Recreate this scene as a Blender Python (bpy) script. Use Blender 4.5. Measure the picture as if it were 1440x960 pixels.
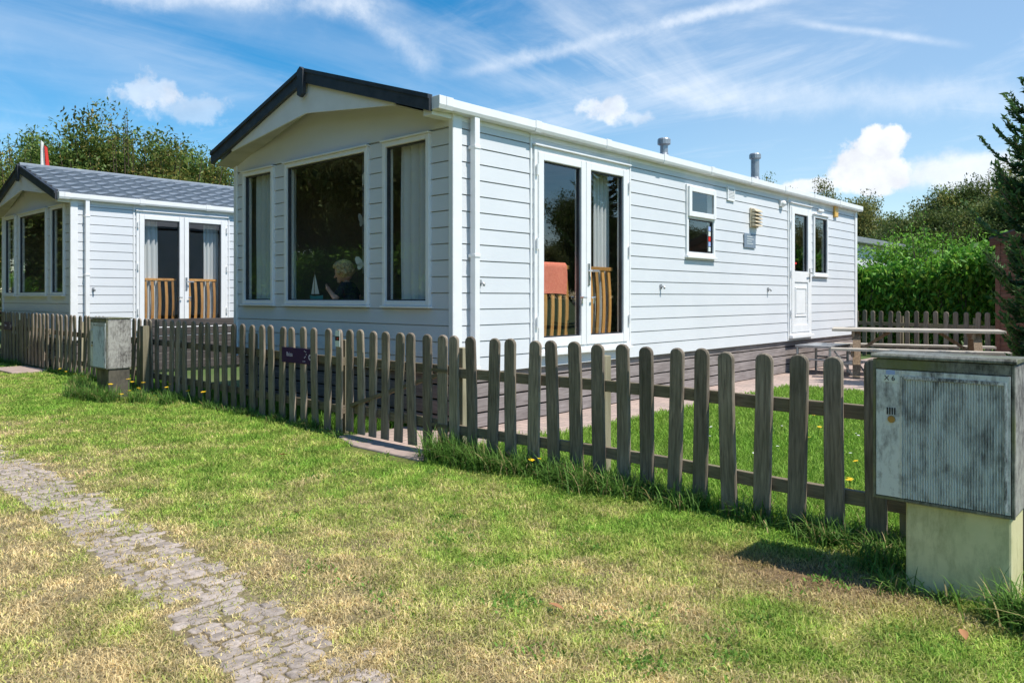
import bpy, bmesh, math, random
import numpy as np
from mathutils import Vector, Matrix
random.seed(7); RNG = np.random.default_rng(7)
PI = math.pi
for o in list(bpy.data.objects): bpy.data.objects.remove(o)
SC = bpy.context.scene; COL = SC.collection

# ------------------------------------------------------------------ camera
HEAD = math.radians(42.26); EYE = 1.25
cd = bpy.data.cameras.new('camera'); cam = bpy.data.objects.new('camera', cd); COL.objects.link(cam)
cam.location = (0, 0, EYE); cam.rotation_euler = (PI/2, 0, HEAD - PI/2)
cd.lens = 26.95; cd.sensor_width = 36; cd.shift_y = -62/1440; cd.clip_end = 2000; cd.clip_start = .05
SC.camera = cam

# ------------------------------------------------------------------ light
SUN_EL, SUN_AZ = math.radians(58.5), math.radians(169.5)     # azimuth from +Y towards +X
sdir = Vector((math.sin(SUN_AZ)*math.cos(SUN_EL), math.cos(SUN_AZ)*math.cos(SUN_EL), math.sin(SUN_EL)))
sl = bpy.data.lights.new('sun', 'SUN'); sl.energy = 4.8; sl.angle = math.radians(.53); sl.color = (1, .955, .88)
so = bpy.data.objects.new('sun', sl); COL.objects.link(so); so.rotation_euler = sdir.to_track_quat('Z', 'Y').to_euler()
so.location = (0, 0, 30)
SC.view_settings.view_transform = 'Standard'; SC.view_settings.look = 'None'
SC.view_settings.exposure = 0.28; SC.view_settings.gamma = 1; SC.view_settings.use_curve_mapping = False
SC.cycles.max_bounces = 8; SC.cycles.transparent_max_bounces = 16; SC.cycles.caustics_reflective = False; SC.cycles.caustics_refractive = False

# ------------------------------------------------------------------ node helpers
class NT:
    def __init__(s, nt): s.nt = nt
    def node(s, t, **kw):
        n = s.nt.nodes.new(t)
        for k, v in kw.items(): setattr(n, k, v)
        return n
    def put(s, sock, v):
        if isinstance(v, bpy.types.NodeSocket): s.nt.links.new(v, sock)
        elif v is not None: sock.default_value = v
    def m(s, op, a, b=None, c=None, clamp=False):
        n = s.node('ShaderNodeMath', operation=op, use_clamp=clamp); s.put(n.inputs[0], a)
        if b is not None: s.put(n.inputs[1], b)
        if c is not None: s.put(n.inputs[2], c)
        return n.outputs[0]
    def vm(s, op, a, b=None):
        n = s.node('ShaderNodeVectorMath', operation=op); s.put(n.inputs[0], a)
        if b is not None: s.put(n.inputs[1], b)
        return n.outputs['Value'] if op in ('DOT_PRODUCT', 'LENGTH') else n.outputs[0]
    def mapr(s, v, a, b, c=0., d=1., smooth=False):
        n = s.node('ShaderNodeMapRange'); n.clamp = True
        if smooth: n.interpolation_type = 'SMOOTHSTEP'
        s.put(n.inputs[0], v)
        for i, x in enumerate((a, b, c, d)): n.inputs[i+1].default_value = x
        return n.outputs[0]
    def noise(s, vec, scale, detail=4, rough=.55, dist=0.):
        n = s.node('ShaderNodeTexNoise'); s.put(n.inputs['Vector'], vec)
        n.inputs['Scale'].default_value = scale; n.inputs['Detail'].default_value = detail
        n.inputs['Roughness'].default_value = rough; n.inputs['Distortion'].default_value = dist
        return n.outputs['Fac']
    def mapping(s, vec, scale=(1, 1, 1), rot=(0, 0, 0), loc=(0, 0, 0)):
        n = s.node('ShaderNodeMapping'); s.put(n.inputs['Vector'], vec)
        n.inputs['Scale'].default_value = scale; n.inputs['Rotation'].default_value = rot; s.put(n.inputs['Location'], loc)
        return n.outputs[0]
    def mix(s, f, a, b, mode='MIX'):
        n = s.node('ShaderNodeMix', data_type='RGBA', blend_type=mode)
        s.put(n.inputs[0], f); s.put(n.inputs[6], rgba(a)); s.put(n.inputs[7], rgba(b))
        return n.outputs[2]
    def bump(s, h, strength=.3, dist=.01):
        n = s.node('ShaderNodeBump'); n.inputs['Strength'].default_value = strength; n.inputs['Distance'].default_value = dist
        s.put(n.inputs['Height'], h); return n.outputs[0]
def rgba(c): return (*c, 1) if isinstance(c, tuple) and len(c) == 3 else c

def mat(name, color=(.5, .5, .5), rough=.6, metal=0., spec=.5):
    m = bpy.data.materials.new(name); m.use_nodes = True
    b = m.node_tree.nodes['Principled BSDF']
    b.inputs['Base Color'].default_value = rgba(color); b.inputs['Roughness'].default_value = rough
    b.inputs['Metallic'].default_value = metal; b.inputs['Specular IOR Level'].default_value = spec
    return m, NT(m.node_tree), b
def obj_rand(t, k=37.):
    oi = t.node('ShaderNodeObjectInfo'); tc = t.node('ShaderNodeTexCoord')
    off = t.node('ShaderNodeCombineXYZ')
    for i in range(3): t.put(off.inputs[i], t.m('MULTIPLY', oi.outputs['Random'], k*(i+1)))
    return t.vm('ADD', tc.outputs['Object'], off.outputs[0]), oi.outputs['Random'], tc
def speckle(name, color, color2, scale=8, rough=.6, stretch=(1, 1, 1), lo=.35, hi=.7, bump=0., spec=.5, bs=None, detail=5):
    m, t, b = mat(name, color, rough, spec=spec)
    v, r, tc = obj_rand(t)
    n = t.noise(t.mapping(v, stretch), scale, detail)
    t.put(b.inputs['Base Color'], t.mix(t.mapr(n, lo, hi), color, color2))
    if bump: t.put(b.inputs['Normal'], t.bump(t.noise(t.mapping(v, stretch), bs or scale*4, 4), bump, .004))
    return m
def wood(name, dark, light, axis=2, scale=14, rough=.85, green=None, bump=.35):
    m, t, b = mat(name, light, rough, spec=.25)
    v, r, tc = obj_rand(t)
    st = [5, 5, 5]; st[axis] = .35
    g = t.noise(t.mapping(v, tuple(st)), scale, 6, .65, .4)
    big = t.noise(v, 2.3, 3)
    col = t.mix(t.mapr(g, .33, .68), dark, light)
    col = t.mix(t.mapr(big, .35, .75, 0, .45), col, tuple(x*.62 for x in dark))
    if green: col = t.mix(t.mapr(t.noise(v, 3.1, 4), .45, .75, 0, .55), col, green)
    tint = t.mapr(r, 0, 1, .68, 1.24)
    cc = t.node('ShaderNodeCombineColor')
    for i in range(3): t.put(cc.inputs[i], tint)
    t.put(b.inputs['Base Color'], t.mix(1., col, cc.outputs[0], 'MULTIPLY'))
    t.put(b.inputs['Normal'], t.bump(g, bump, .004))
    return m
def attr_mat(name, rough=.7, transl=.35, spec=.3):
    m = bpy.data.materials.new(name); m.use_nodes = True; t = NT(m.node_tree)
    b = m.node_tree.nodes['Principled BSDF']; out = m.node_tree.nodes['Material Output']
    a = t.node('ShaderNodeAttribute', attribute_name='tint')
    t.put(b.inputs['Base Color'], a.outputs['Color']); b.inputs['Roughness'].default_value = rough
    b.inputs['Specular IOR Level'].default_value = spec
    if transl:
        tr = t.node('ShaderNodeBsdfTranslucent'); t.put(tr.inputs['Color'], a.outputs['Color'])
        mx = t.node('ShaderNodeMixShader'); mx.inputs[0].default_value = transl
        t.put(mx.inputs[1], b.outputs[0]); t.put(mx.inputs[2], tr.outputs[0]); t.put(out.inputs[0], mx.outputs[0])
    return m

# ------------------------------------------------------------------ sky
def azel(az, el):
    az, el = math.radians(az), math.radians(el)
    return Vector((math.cos(el)*math.cos(az), math.cos(el)*math.sin(az), math.sin(el)))
W = bpy.data.worlds.new('World'); SC.world = W; W.use_nodes = True
wt = NT(W.node_tree); bg = W.node_tree.nodes['Background']
sky = wt.node('ShaderNodeTexSky', sky_type='NISHITA', sun_disc=False, sun_elevation=SUN_EL, sun_rotation=SUN_AZ)
sky.air_density = 1.0; sky.dust_density = .3; sky.ozone_density = 1.6
hs = wt.node('ShaderNodeHueSaturation'); hs.inputs['Hue'].default_value = .493; hs.inputs['Saturation'].default_value = 1.52; hs.inputs['Value'].default_value = 1.32
wt.put(hs.inputs['Color'], sky.outputs[0])
wd = wt.vm('NORMALIZE', wt.node('ShaderNodeTexCoord').outputs['Generated'])
sx = wt.node('ShaderNodeSeparateXYZ'); wt.put(sx.inputs[0], wd)
den = wt.m('ADD', wt.m('MAXIMUM', sx.outputs[2], .0), .10)
pv = wt.node('ShaderNodeCombineXYZ'); wt.put(pv.inputs[0], wt.m('DIVIDE', sx.outputs[0], den)); wt.put(pv.inputs[1], wt.m('DIVIDE', sx.outputs[1], den))
CLOUD = (8.8, 9.2, 9.7, 1)
col = hs.outputs[0]
# thin cirrus veil, thicker to the right (towards +X)
c1 = wt.noise(wt.mapping(pv.outputs[0], (.35, 1.5, 1), (0, 0, .55)), 1.0, 7, .58, .6)
c2 = wt.noise(pv.outputs[0], .5, 3)
veil = wt.m('MULTIPLY', wt.mapr(c1, .37, .78, 0, .9, True), wt.mapr(c2, .35, .65, .1, 1, True))
side = wt.mapr(wt.vm('DOT_PRODUCT', wd, azel(12, 6)), .62, .97, .45, 1.0, True)
veil = wt.m('MULTIPLY', veil, side)
haze = wt.mapr(wt.vm('DOT_PRODUCT', wd, azel(8, 6)), .72, .98, 0, .27, True)
low = wt.mapr(sx.outputs[2], .02, .28, .16, 0., True)
col = wt.mix(wt.m('MAXIMUM', wt.m('MAXIMUM', veil, haze), low), col, CLOUD)
def streak(col, a, b, w, alpha, rag=.006):
    a, b = azel(*a), azel(*b); n = a.cross(b).normalized(); mid = (a+b).normalized(); half = a.angle(b)/2
    rn = wt.noise(wd, 13, 7, .68)
    d = wt.m('ABSOLUTE', wt.m('ADD', wt.vm('DOT_PRODUCT', wd, n), wt.m('MULTIPLY', wt.m('SUBTRACT', rn, .5), rag*2)))
    core = wt.m('POWER', wt.mapr(d, 0, w*1.25, 1, 0, True), 1.5)
    lim = wt.mapr(wt.vm('DOT_PRODUCT', wd, mid), math.cos(half*1.35), math.cos(half*.6), 0, 1, True)
    k = wt.m('MULTIPLY', wt.m('MULTIPLY', core, lim), wt.mapr(wt.noise(wd, 11, 6, .65), .32, .68, alpha*.12, alpha))
    return wt.mix(k, col, CLOUD)
col = streak(col, (22, 20.6), (44.5, 16.6), .012, .7, .014)
col = streak(col, (21.2, 18.4), (12.4, 16.0), .006, .6, .003)
col = streak(col, (70, 19.4), (52, 20.6), .020, .8, .022)
col = streak(col, (54, 20.8), (48.0, 16.6), .022, .55, .024)
c3 = wt.noise(wt.mapping(pv.outputs[0], (1.3, .5, 1), (0, 0, .75)), 1.1, 8, .66, 1.2)
col = wt.mix(wt.m('MULTIPLY', wt.mapr(c3, .46, .78, 0, .42, True), side), col, CLOUD)
col = streak(col, (40, 15.5), (24, 13.5), .02, .3, .02)
col = streak(col, (30, 14.5), (8, 12.0), .03, .4, .03)
def puff(col, c, rx, ry, alpha, ns=14, edge=1.5, soft=.6):
    c = azel(*c); e1 = Vector((-c.y, c.x, 0)).normalized(); e2 = c.cross(e1).normalized()*1.
    if e2.z < 0: e2 = -e2
    x = wt.m('DIVIDE', wt.vm('DOT_PRODUCT', wd, e1), rx); y = wt.m('DIVIDE', wt.m('SUBTRACT', wt.vm('DOT_PRODUCT', wd, e2), 0), ry)
    front = wt.m('GREATER_THAN', wt.vm('DOT_PRODUCT', wd, c), .5)
    r = wt.m('SQRT', wt.m('ADD', wt.m('MULTIPLY', x, x), wt.m('MULTIPLY', y, y)))
    n = wt.noise(wd, ns, 6, .6)
    v = wt.m('ADD', wt.m('SUBTRACT', 1, r), wt.m('MULTIPLY', wt.m('SUBTRACT', n, .5), edge*2))
    k = wt.m('MULTIPLY', wt.m('MULTIPLY', wt.mapr(v, .05, soft, 0, 1, True), front), alpha)
    cc = wt.mix(wt.mapr(wt.noise(wt.mapping(wd, (1, 1, 1), (0, 0, 0), (0, 0, .02)), ns*1.3, 5), .35, .65), CLOUD, (6.9, 7.2, 7.8, 1))
    return wt.mix(k, col, cc)
col = puff(col, (68, 13.6), .05, .020, .5, 22, 1.7)
col = puff(col, (65, 12.6), .055, .022, .35, 22, 1.7)
col = puff(col, (35.2, 13.8), .036, .020, .72, 24, 1.5)
col = puff(col, (33, 13.0), .040, .016, .45, 24, 1.5)
col = puff(col, (17.6, 8.6), .055, .040, 1.0, 19, .9, .3)
col = puff(col, (16.4, 10.3), .030, .024, 1.0, 24, .9, .3)
col = puff(col, (21.2, 7.7), .032, .012, .95, 22, .8, .35)
col = puff(col, (12.0, 7.8), .09, .034, .85, 12, 1.0)
col = puff(col, (6, 8.6), .08, .03, .7, 12, 1.0)
wt.put(bg.inputs['Color'], col); bg.inputs['Strength'].default_value = .100

# ------------------------------------------------------------------ mesh builder
class MB:
    def __init__(s): s.v = []; s.f = []
    def add(s, vs, fs):
        k = len(s.v); s.v += [tuple(p) for p in vs]; s.f += [tuple(i+k for i in f) for f in fs]; return s
    def hexa(s, c):      # c: 8 corners, bottom ring 0-3, top ring 4-7
        return s.add(c, [(0, 3, 2, 1), (4, 5, 6, 7), (0, 1, 5, 4), (1, 2, 6, 5), (2, 3, 7, 6), (3, 0, 4, 7)])
    def box(s, x0, x1, y0, y1, z0, z1):
        return s.hexa([(x0, y0, z0), (x1, y0, z0), (x1, y1, z0), (x0, y1, z0), (x0, y0, z1), (x1, y0, z1), (x1, y1, z1), (x0, y1, z1)])
    def bar(s, p, q, w, h, up=(0, 0, 1)):
        p, q = Vector(p), Vector(q); d = (q-p).normalized(); u = Vector(up); a = d.cross(u).normalized(); b = a.cross(d).normalized()
        a *= w/2; b *= h/2
        return s.hexa([p-a-b, p+a-b, p+a+b, p-a+b, q-a-b, q+a-b, q+a+b, q-a+b])
    def tube(s, pts, rad, n=8, caps=True):
        pts = [Vector(p) for p in pts]; rad = rad if isinstance(rad, (list, tuple)) else [rad]*len(pts)
        k = len(s.v); prev = None
        for i, p in enumerate(pts):
            d = (pts[min(i+1, len(pts)-1)] - pts[max(i-1, 0)]).normalized()
            if prev is None: a = d.orthogonal().normalized()
            else:
                a = prev - d*prev.dot(d); a = a.normalized() if a.length > 1e-5 else d.orthogonal().normalized()
            prev = a; b = d.cross(a)
            for j in range(n):
                t = 2*PI*j/n; s.v.append(tuple(p + (a*math.cos(t)+b*math.sin(t))*rad[i]))
        for i in range(len(pts)-1):
            for j in range(n): s.f.append((k+i*n+j, k+i*n+(j+1) % n, k+(i+1)*n+(j+1) % n, k+(i+1)*n+j))
        if caps:
            s.f.append(tuple(k+j for j in reversed(range(n)))); s.f.append(tuple(k+(len(pts)-1)*n+j for j in range(n)))
        return s
    def prism(s, poly, fn, a, b):   # poly 2D points, fn(u, v, w) -> xyz
        n = len(poly); vs = [fn(u, v, a) for u, v in poly] + [fn(u, v, b) for u, v in poly]
        return s.add(vs, [tuple(reversed(range(n))), tuple(range(n, 2*n))] + [(i, (i+1) % n, n+(i+1) % n, n+i) for i in range(n)])
    def sphere(s, c, r, nu=12, nv=8, fn=None):
        c = Vector(c); r = r if isinstance(r, (tuple, list)) else (r, r, r); vs = []; fs = []
        for i in range(1, nv):
            for j in range(nu):
                th = PI*i/nv; ph = 2*PI*j/nu
                vs.append(Vector((c.x+r[0]*math.sin(th)*math.cos(ph), c.y+r[1]*math.sin(th)*math.sin(ph), c.z+r[2]*math.cos(th))))
        vs.append(Vector((c.x, c.y, c.z+r[2]))); vs.append(Vector((c.x, c.y, c.z-r[2])))
        T = len(vs)-2
        for i in range(nv-2):
            for j in range(nu): fs.append((i*nu+j, (i+1)*nu+j, (i+1)*nu+(j+1) % nu, i*nu+(j+1) % nu))
        for j in range(nu): fs.append((T, j, (j+1) % nu)); fs.append((T+1, (nv-2)*nu+(j+1) % nu, (nv-2)*nu+j))
        if fn: vs = [fn(v) for v in vs]
        return s.add(vs, fs)
    def cap(s, p, q, r1, r2, n=14):   # cone capsule
        p, q = Vector(p), Vector(q); d = (q-p); L = d.length; d.normalize()
        pts, rr = [], []
        for t in (-1, -.85, -.5, 0):
            pts.append(p+d*r1*t); rr.append(r1*math.sqrt(max(1-t*t, .0004)))
        for t in (0, .5, .85, 1):
            pts.append(q+d*r2*t); rr.append(r2*math.sqrt(max(1-t*t, .0004)))
        return s.tube(pts, rr, n)
    def build(s, name, m, parent=None, bevel=0., smooth=False, recalc=True, segs=2):
        off = Vector((0, 0, 0)); p = parent
        while p: off += p.location; p = p.parent
        me = bpy.data.meshes.new(name); me.from_pydata([tuple(Vector(v)-off) for v in s.v], [], s.f)
        if recalc:
            b = bmesh.new(); b.from_mesh(me); bmesh.ops.recalc_face_normals(b, faces=b.faces); b.to_mesh(me); b.free()
        if smooth: me.polygons.foreach_set('use_smooth', [True]*len(me.polygons))
        me.materials.append(m); o = bpy.data.objects.new(name, me); COL.objects.link(o)
        if parent: o.parent = parent
        if bevel:
            bv = o.modifiers.new('bevel', 'BEVEL'); bv.width = bevel; bv.segments = segs; bv.limit_method = 'ANGLE'; bv.angle_limit = math.radians(40)
        return o
def np_mesh(name, V, F, m, tint=None, parent=None, smooth=False):
    """V (n,3), F (k,c) constant corner count, tint (n,3)"""
    me = bpy.data.meshes.new(name); c = F.shape[1]
    me.vertices.add(len(V)); me.vertices.foreach_set('co', V.astype(np.float32).ravel())
    me.loops.add(F.size); me.loops.foreach_set('vertex_index', F.astype(np.int32).ravel())
    me.polygons.add(len(F)); me.polygons.foreach_set('loop_start', np.arange(0, F.size, c, dtype=np.int32))
    if smooth: me.polygons.foreach_set('use_smooth', np.ones(len(F), dtype=bool))
    me.update(calc_edges=True); me.validate()
    if tint is not None:
        at = me.color_attributes.new('tint', 'FLOAT_COLOR', 'POINT')
        at.data.foreach_set('color', np.concatenate([tint, np.ones((len(tint), 1))], 1).astype(np.float32).ravel())
    me.materials.append(m); o = bpy.data.objects.new(name, me); COL.objects.link(o)
    if parent: o.parent = parent
    return o
def tag(o, label=None, cat=None, group=None, kind=None):
    for k, v in (('label', label), ('category', cat), ('group', group), ('kind', kind)):
        if v: o[k] = v
    return o
def empty(name, loc, label=None, cat=None, group=None):
    o = bpy.data.objects.new(name, None); o.empty_display_size = .2; o.location = loc; COL.objects.link(o)
    return tag(o, label, cat, group)
def copy_tree(o, parent=None):
    c = o.copy(); COL.objects.link(c); c.parent = parent
    for ch in [x for x in bpy.data.objects if x.parent == o]: copy_tree(ch, c)
    return c

# value noise used for natural patches of dry and green turf
_perm = RNG.random((64, 64))
def vnoise(x, y):
    xi, yi = np.floor(x).astype(int), np.floor(y).astype(int); fx, fy = x-xi, y-yi
    fx = fx*fx*(3-2*fx); fy = fy*fy*(3-2*fy); g = lambda i, j: _perm[i % 64, j % 64]
    return (g(xi, yi)*(1-fx)+g(xi+1, yi)*fx)*(1-fy)+(g(xi, yi+1)*(1-fx)+g(xi+1, yi+1)*fx)*fy
def fbm(x, y, o=4):
    s = 0; a = .5
    for i in range(o): s = s+a*vnoise(x*2**i+i*7.3, y*2**i+i*3.1); a *= .5
    return s/(1-.5**o)
def sstep(a, b, x): t = np.clip((x-a)/(b-a), 0, 1); return t*t*(3-2*t)

# ------------------------------------------------------------------ materials
M = {}
m, t, b = mat('painted_cladding', (.70, .735, .77), .45)
v, r, tc = obj_rand(t, 3)
g1 = t.noise(t.mapping(v, (1, 1, 1)), 1.1, 4); g2 = t.noise(t.mapping(v, (1.5, 1.5, 30)), 4, 4)
cc = t.mix(t.mapr(g1, .35, .7), (.67, .685, .705), (.615, .635, .66)); t.put(b.inputs['Base Color'], t.mix(t.mapr(g2, .58, .78, 0, .35), cc, (.56, .575, .59)))
t.put(b.inputs['Normal'], t.bump(g2, .12, .003)); M['clad'] = m
M['white'] = speckle('white_plastic_trim', (.82, .82, .82), (.76, .76, .755), 5, .35)
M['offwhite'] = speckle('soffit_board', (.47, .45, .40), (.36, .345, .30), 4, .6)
M['fascia'] = speckle('dark_fascia', (.022, .025, .032), (.05, .055, .065), 6, .5)
M['slate'] = speckle('slate_roof_sheet', (.165, .195, .23), (.225, .26, .30), 7, .55, bump=.1)
M['lining'] = speckle('interior_lining', (.20, .165, .13), (.16, .13, .10), 3, .7)
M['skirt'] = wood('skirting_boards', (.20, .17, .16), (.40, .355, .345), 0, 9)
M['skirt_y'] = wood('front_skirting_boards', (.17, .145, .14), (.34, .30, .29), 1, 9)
M['dark'] = speckle('gap_shade_and_print', (.02, .018, .016), (.03, .027, .025), 4, .9)  # near-black for underfloor shade, also the cabinet's worn lettering
M['picket'] = wood('weathered_picket_wood', (.14, .112, .086), (.42, .345, .27), 2, 15, green=(.18, .165, .105))
M['rail'] = wood('weathered_rail_wood', (.13, .10, .07), (.29, .235, .165), 1, 13, green=(.17, .17, .09))
M['post'] = wood('pale_post_wood', (.26, .23, .15), (.40, .36, .25), 2, 9)
M['table'] = wood('greyed_table_wood', (.28, .245, .20), (.52, .475, .41), 1, 12)
M['tleg'] = wood('brown_table_leg_wood', (.15, .10, .065), (.33, .25, .17), 2, 12)
M['slat'] = wood('orange_slat_wood', (.50, .22, .06), (.72, .38, .12), 2, 8, rough=.45)
M['shed'] = wood('red_brown_shed_boards', (.11, .05, .034), (.22, .105, .072), 1, 8)
M['metal'] = speckle('grey_metal', (.42, .43, .44), (.30, .31, .32), 9, .4); M['metal'].node_tree.nodes['Principled BSDF'].inputs['Metallic'].default_value = .6
M['chrome'] = mat('polished_handle', (.72, .72, .72), .22, .9)[0]
M['shadewood'] = wood('shade_darkened_boards', (.045, .038, .038), (.11, .095, .09), 0, 9)  # near-black tone paints the screen's shade into its boards
M['towel'] = speckle('salmon_towel', (.80, .25, .16), (.72, .19, .12), 30, .95, bump=.5)
M['navy'] = speckle('navy_cotton', (.012, .014, .03), (.02, .024, .045), 30, .95)
M['bluegrey'] = speckle('blue_grey_upholstery', (.10, .13, .19), (.07, .09, .14), 20, .9)
M['concrete'] = speckle('pale_concrete_slab', (.42, .32, .27), (.30, .23, .20), 9, .9, bump=.4)
M['yellow'] = mat('yellow_petals', (.85, .55, .01), .6)[0]
M['whitepetal'] = mat('white_petals', (.8, .8, .74), .6)[0]
M['stem'] = mat('green_stem', (.10, .20, .03), .6)[0]
M['purple'] = speckle('purple_sign_face', (.030, .007, .062), (.036, .009, .07), 12, .5, spec=.2)
M['black'] = mat('black_print', (.015, .015, .015), .5)[0]
M['lilac'] = mat('lilac_print', (.60, .52, .68), .5)[0]
M['beige'] = speckle('beige_plastic', (.60, .51, .36), (.52, .43, .30), 8, .5)
M['amber'] = mat('amber_lamp_cover', (.72, .42, .08), .35)[0]
M['plate'] = speckle('grey_blue_plate', (.17, .22, .28), (.24, .29, .35), 25, .4)
M['red'] = mat('red_cloth', (.65, .03, .02), .7)[0]
M['teal'] = mat('teal_hull', (.10, .36, .33), .4)[0]
M['skin'] = speckle('skin', (.62, .36, .27), (.56, .31, .23), 20, .5)
M['hair'] = speckle('blond_hair', (.68, .50, .27), (.34, .22, .10), 60, .6, bump=.8, bs=90)
M['bark'] = wood('tree_bark', (.07, .05, .035), (.17, .13, .09), 2, 9)
M['leaf'] = attr_mat('tree_leaves', .55, .35)
M['grass'] = attr_mat('grass_blades', .65, .4, .2)
M['turf'] = attr_mat('turf_soil', .95, 0, .1)
def roughen(m, sc, lo, hi, bump):
    t = NT(m.node_tree); b = m.node_tree.nodes['Principled BSDF']; a = [n for n in m.node_tree.nodes if n.type == 'ATTRIBUTE'][0]
    v = t.node('ShaderNodeTexCoord').outputs['Object']; n = t.noise(v, sc, 6, .7); k = t.mapr(n, .3, .7, lo, hi); cc = t.node('ShaderNodeCombineColor')
    for i in range(3): t.put(cc.inputs[i], k)
    t.put(b.inputs['Base Color'], t.mix(1., a.outputs['Color'], cc.outputs[0], 'MULTIPLY')); t.put(b.inputs['Normal'], t.bump(n, bump, .01))
roughen(M['turf'], 60, .45, 1.5, .8)
M['stone'] = attr_mat('cobble_stone', .9, 0, .2); roughen(M['stone'], 34, .62, 1.3, .7)
def cloth_mat(name, c):
    m = bpy.data.materials.new(name); m.use_nodes = True; t = NT(m.node_tree); b = m.node_tree.nodes['Principled BSDF']
    b.inputs['Base Color'].default_value = rgba(c); b.inputs['Roughness'].default_value = .9
    tr = t.node('ShaderNodeBsdfTranslucent'); tr.inputs['Color'].default_value = rgba(c)
    mx = t.node('ShaderNodeMixShader'); mx.inputs[0].default_value = .25
    t.put(mx.inputs[1], b.outputs[0]); t.put(mx.inputs[2], tr.outputs[0]); t.put(m.node_tree.nodes['Material Output'].inputs[0], mx.outputs[0]); return m
M['curtain'] = cloth_mat('pale_curtain', (.84, .85, .85))
M['curtain_green'] = cloth_mat('grey_green_curtain', (.74, .79, .77))
def glass_mat(name, tintc, ior):
    m = bpy.data.materials.new(name); m.use_nodes = True; t = NT(m.node_tree)
    t.nt.nodes.remove(t.nt.nodes['Principled BSDF']); out = t.nt.nodes['Material Output']
    lwn = t.node('ShaderNodeLayerWeight'); lwn.inputs['Blend'].default_value = .5
    fr_ = t.m('MULTIPLY_ADD', t.m('POWER', lwn.outputs['Facing'], 4.), 1-ior, ior)
    tr = t.node('ShaderNodeBsdfTransparent'); tr.inputs[0].default_value = rgba(tintc)
    gl = t.node('ShaderNodeBsdfGlossy'); gl.inputs['Roughness'].default_value = .01; gl.inputs['Color'].default_value = (1, 1, 1, 1)
    tcn = t.node('ShaderNodeTexCoord'); bp = t.bump(t.noise(tcn.outputs['Object'], 1.6, 2), .06, .02); t.put(gl.inputs['Normal'], bp)
    mx = t.node('ShaderNodeMixShader'); t.put(mx.inputs[0], fr_); t.put(mx.inputs[1], tr.outputs[0]); t.put(mx.inputs[2], gl.outputs[0])
    t.put(out.inputs[0], mx.outputs[0]); return m
M['glass'] = glass_mat('window_glass', (.95, .97, .965), .125)
m, t, b = mat('brick_paving', (.4, .3, .26), .9)
tc = t.node('ShaderNodeTexCoord'); br = t.node('ShaderNodeTexBrick'); t.put(br.inputs['Vector'], t.mapping(tc.outputs['Object'], (1, 1, 1), (0, 0, PI/2)))
br.inputs['Color1'].default_value = (.50, .37, .31, 1); br.inputs['Color2'].default_value = (.38, .285, .25, 1); br.inputs['Mortar'].default_value = (.23, .19, .15, 1)
br.inputs['Scale'].default_value = 1; br.inputs['Brick Width'].default_value = .21; br.inputs['Row Height'].default_value = .105; br.inputs['Mortar Size'].default_value = .006
pn = t.noise(tc.outputs['Object'], 1.7, 5)
t.put(b.inputs['Base Color'], t.mix(t.mapr(pn, .4, .75, 0, .6), br.outputs[0], (.27, .22, .19)))
t.put(b.inputs['Normal'], t.bump(br.outputs['Fac'], -.4, .006)); M['paving'] = m
# cabinet door: grey sheet with dark grime and mossy edges
def grime(name, base, dirt, sc, lo, hi, moss=None, ribs=False):
    m, t, b = mat(name, base, .5)
    v, r, tc = obj_rand(t, 11)
    n = t.noise(v, sc, 7, .72, .3); n2 = t.noise(t.mapping(v, (3, 3, .85)), sc*1.8, 6, .75)
    big = t.noise(v, 2.2, 3)
    k = t.mapr(t.m('ADD', t.m('MULTIPLY', n, .42), t.m('ADD', t.m('MULTIPLY', n2, .42), t.m('MULTIPLY', big, .31))), lo, hi)
    c = t.mix(k, base, dirt)
    if moss: c = t.mix(t.mapr(t.noise(v, 3.3, 5), .48, .68), c, moss)
    t.put(b.inputs['Base Color'], c); t.put(b.inputs['Normal'], t.bump(n, .25, .003)); t.put(b.inputs['Roughness'], t.mapr(k, 0, 1, .4, .85)); return m
M['cab_door'] = grime('grimy_grey_sheet', (.68, .71, .70), (.10, .088, .085), 6.5, .57, .73)
M['cab_body'] = grime('mottled_cabinet_body', (.40, .39, .36), (.08, .072, .068), 11, .50, .66)
M['cab_frame'] = grime('mossy_cabinet_frame', (.26, .26, .22), (.05, .05, .04), 14, .5, .68, (.15, .16, .06))
M['cab_base'] = grime('lichen_concrete_base', (.72, .67, .40), (.34, .32, .14), 5, .55, .76, (.56, .55, .29))
M['shade_base'] = grime('shade_darkened_base', (.13, .115, .09), (.05, .045, .035), 8, .5, .7)  # base colour darkened for the shaded gap under the distant cabinet
M['sticker'] = mat('white_sticker', (.72, .76, .72), .5)[0]
M['stickerb'] = mat('blue_sticker', (.35, .45, .75), .5)[0]
M['worn'] = grime('worn_bare_edge', (.80, .80, .80), (.10, .10, .10), 16, .50, .64)
M['brass'] = mat('brass_lock', (.42, .28, .10), .4, .7)[0]

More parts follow.
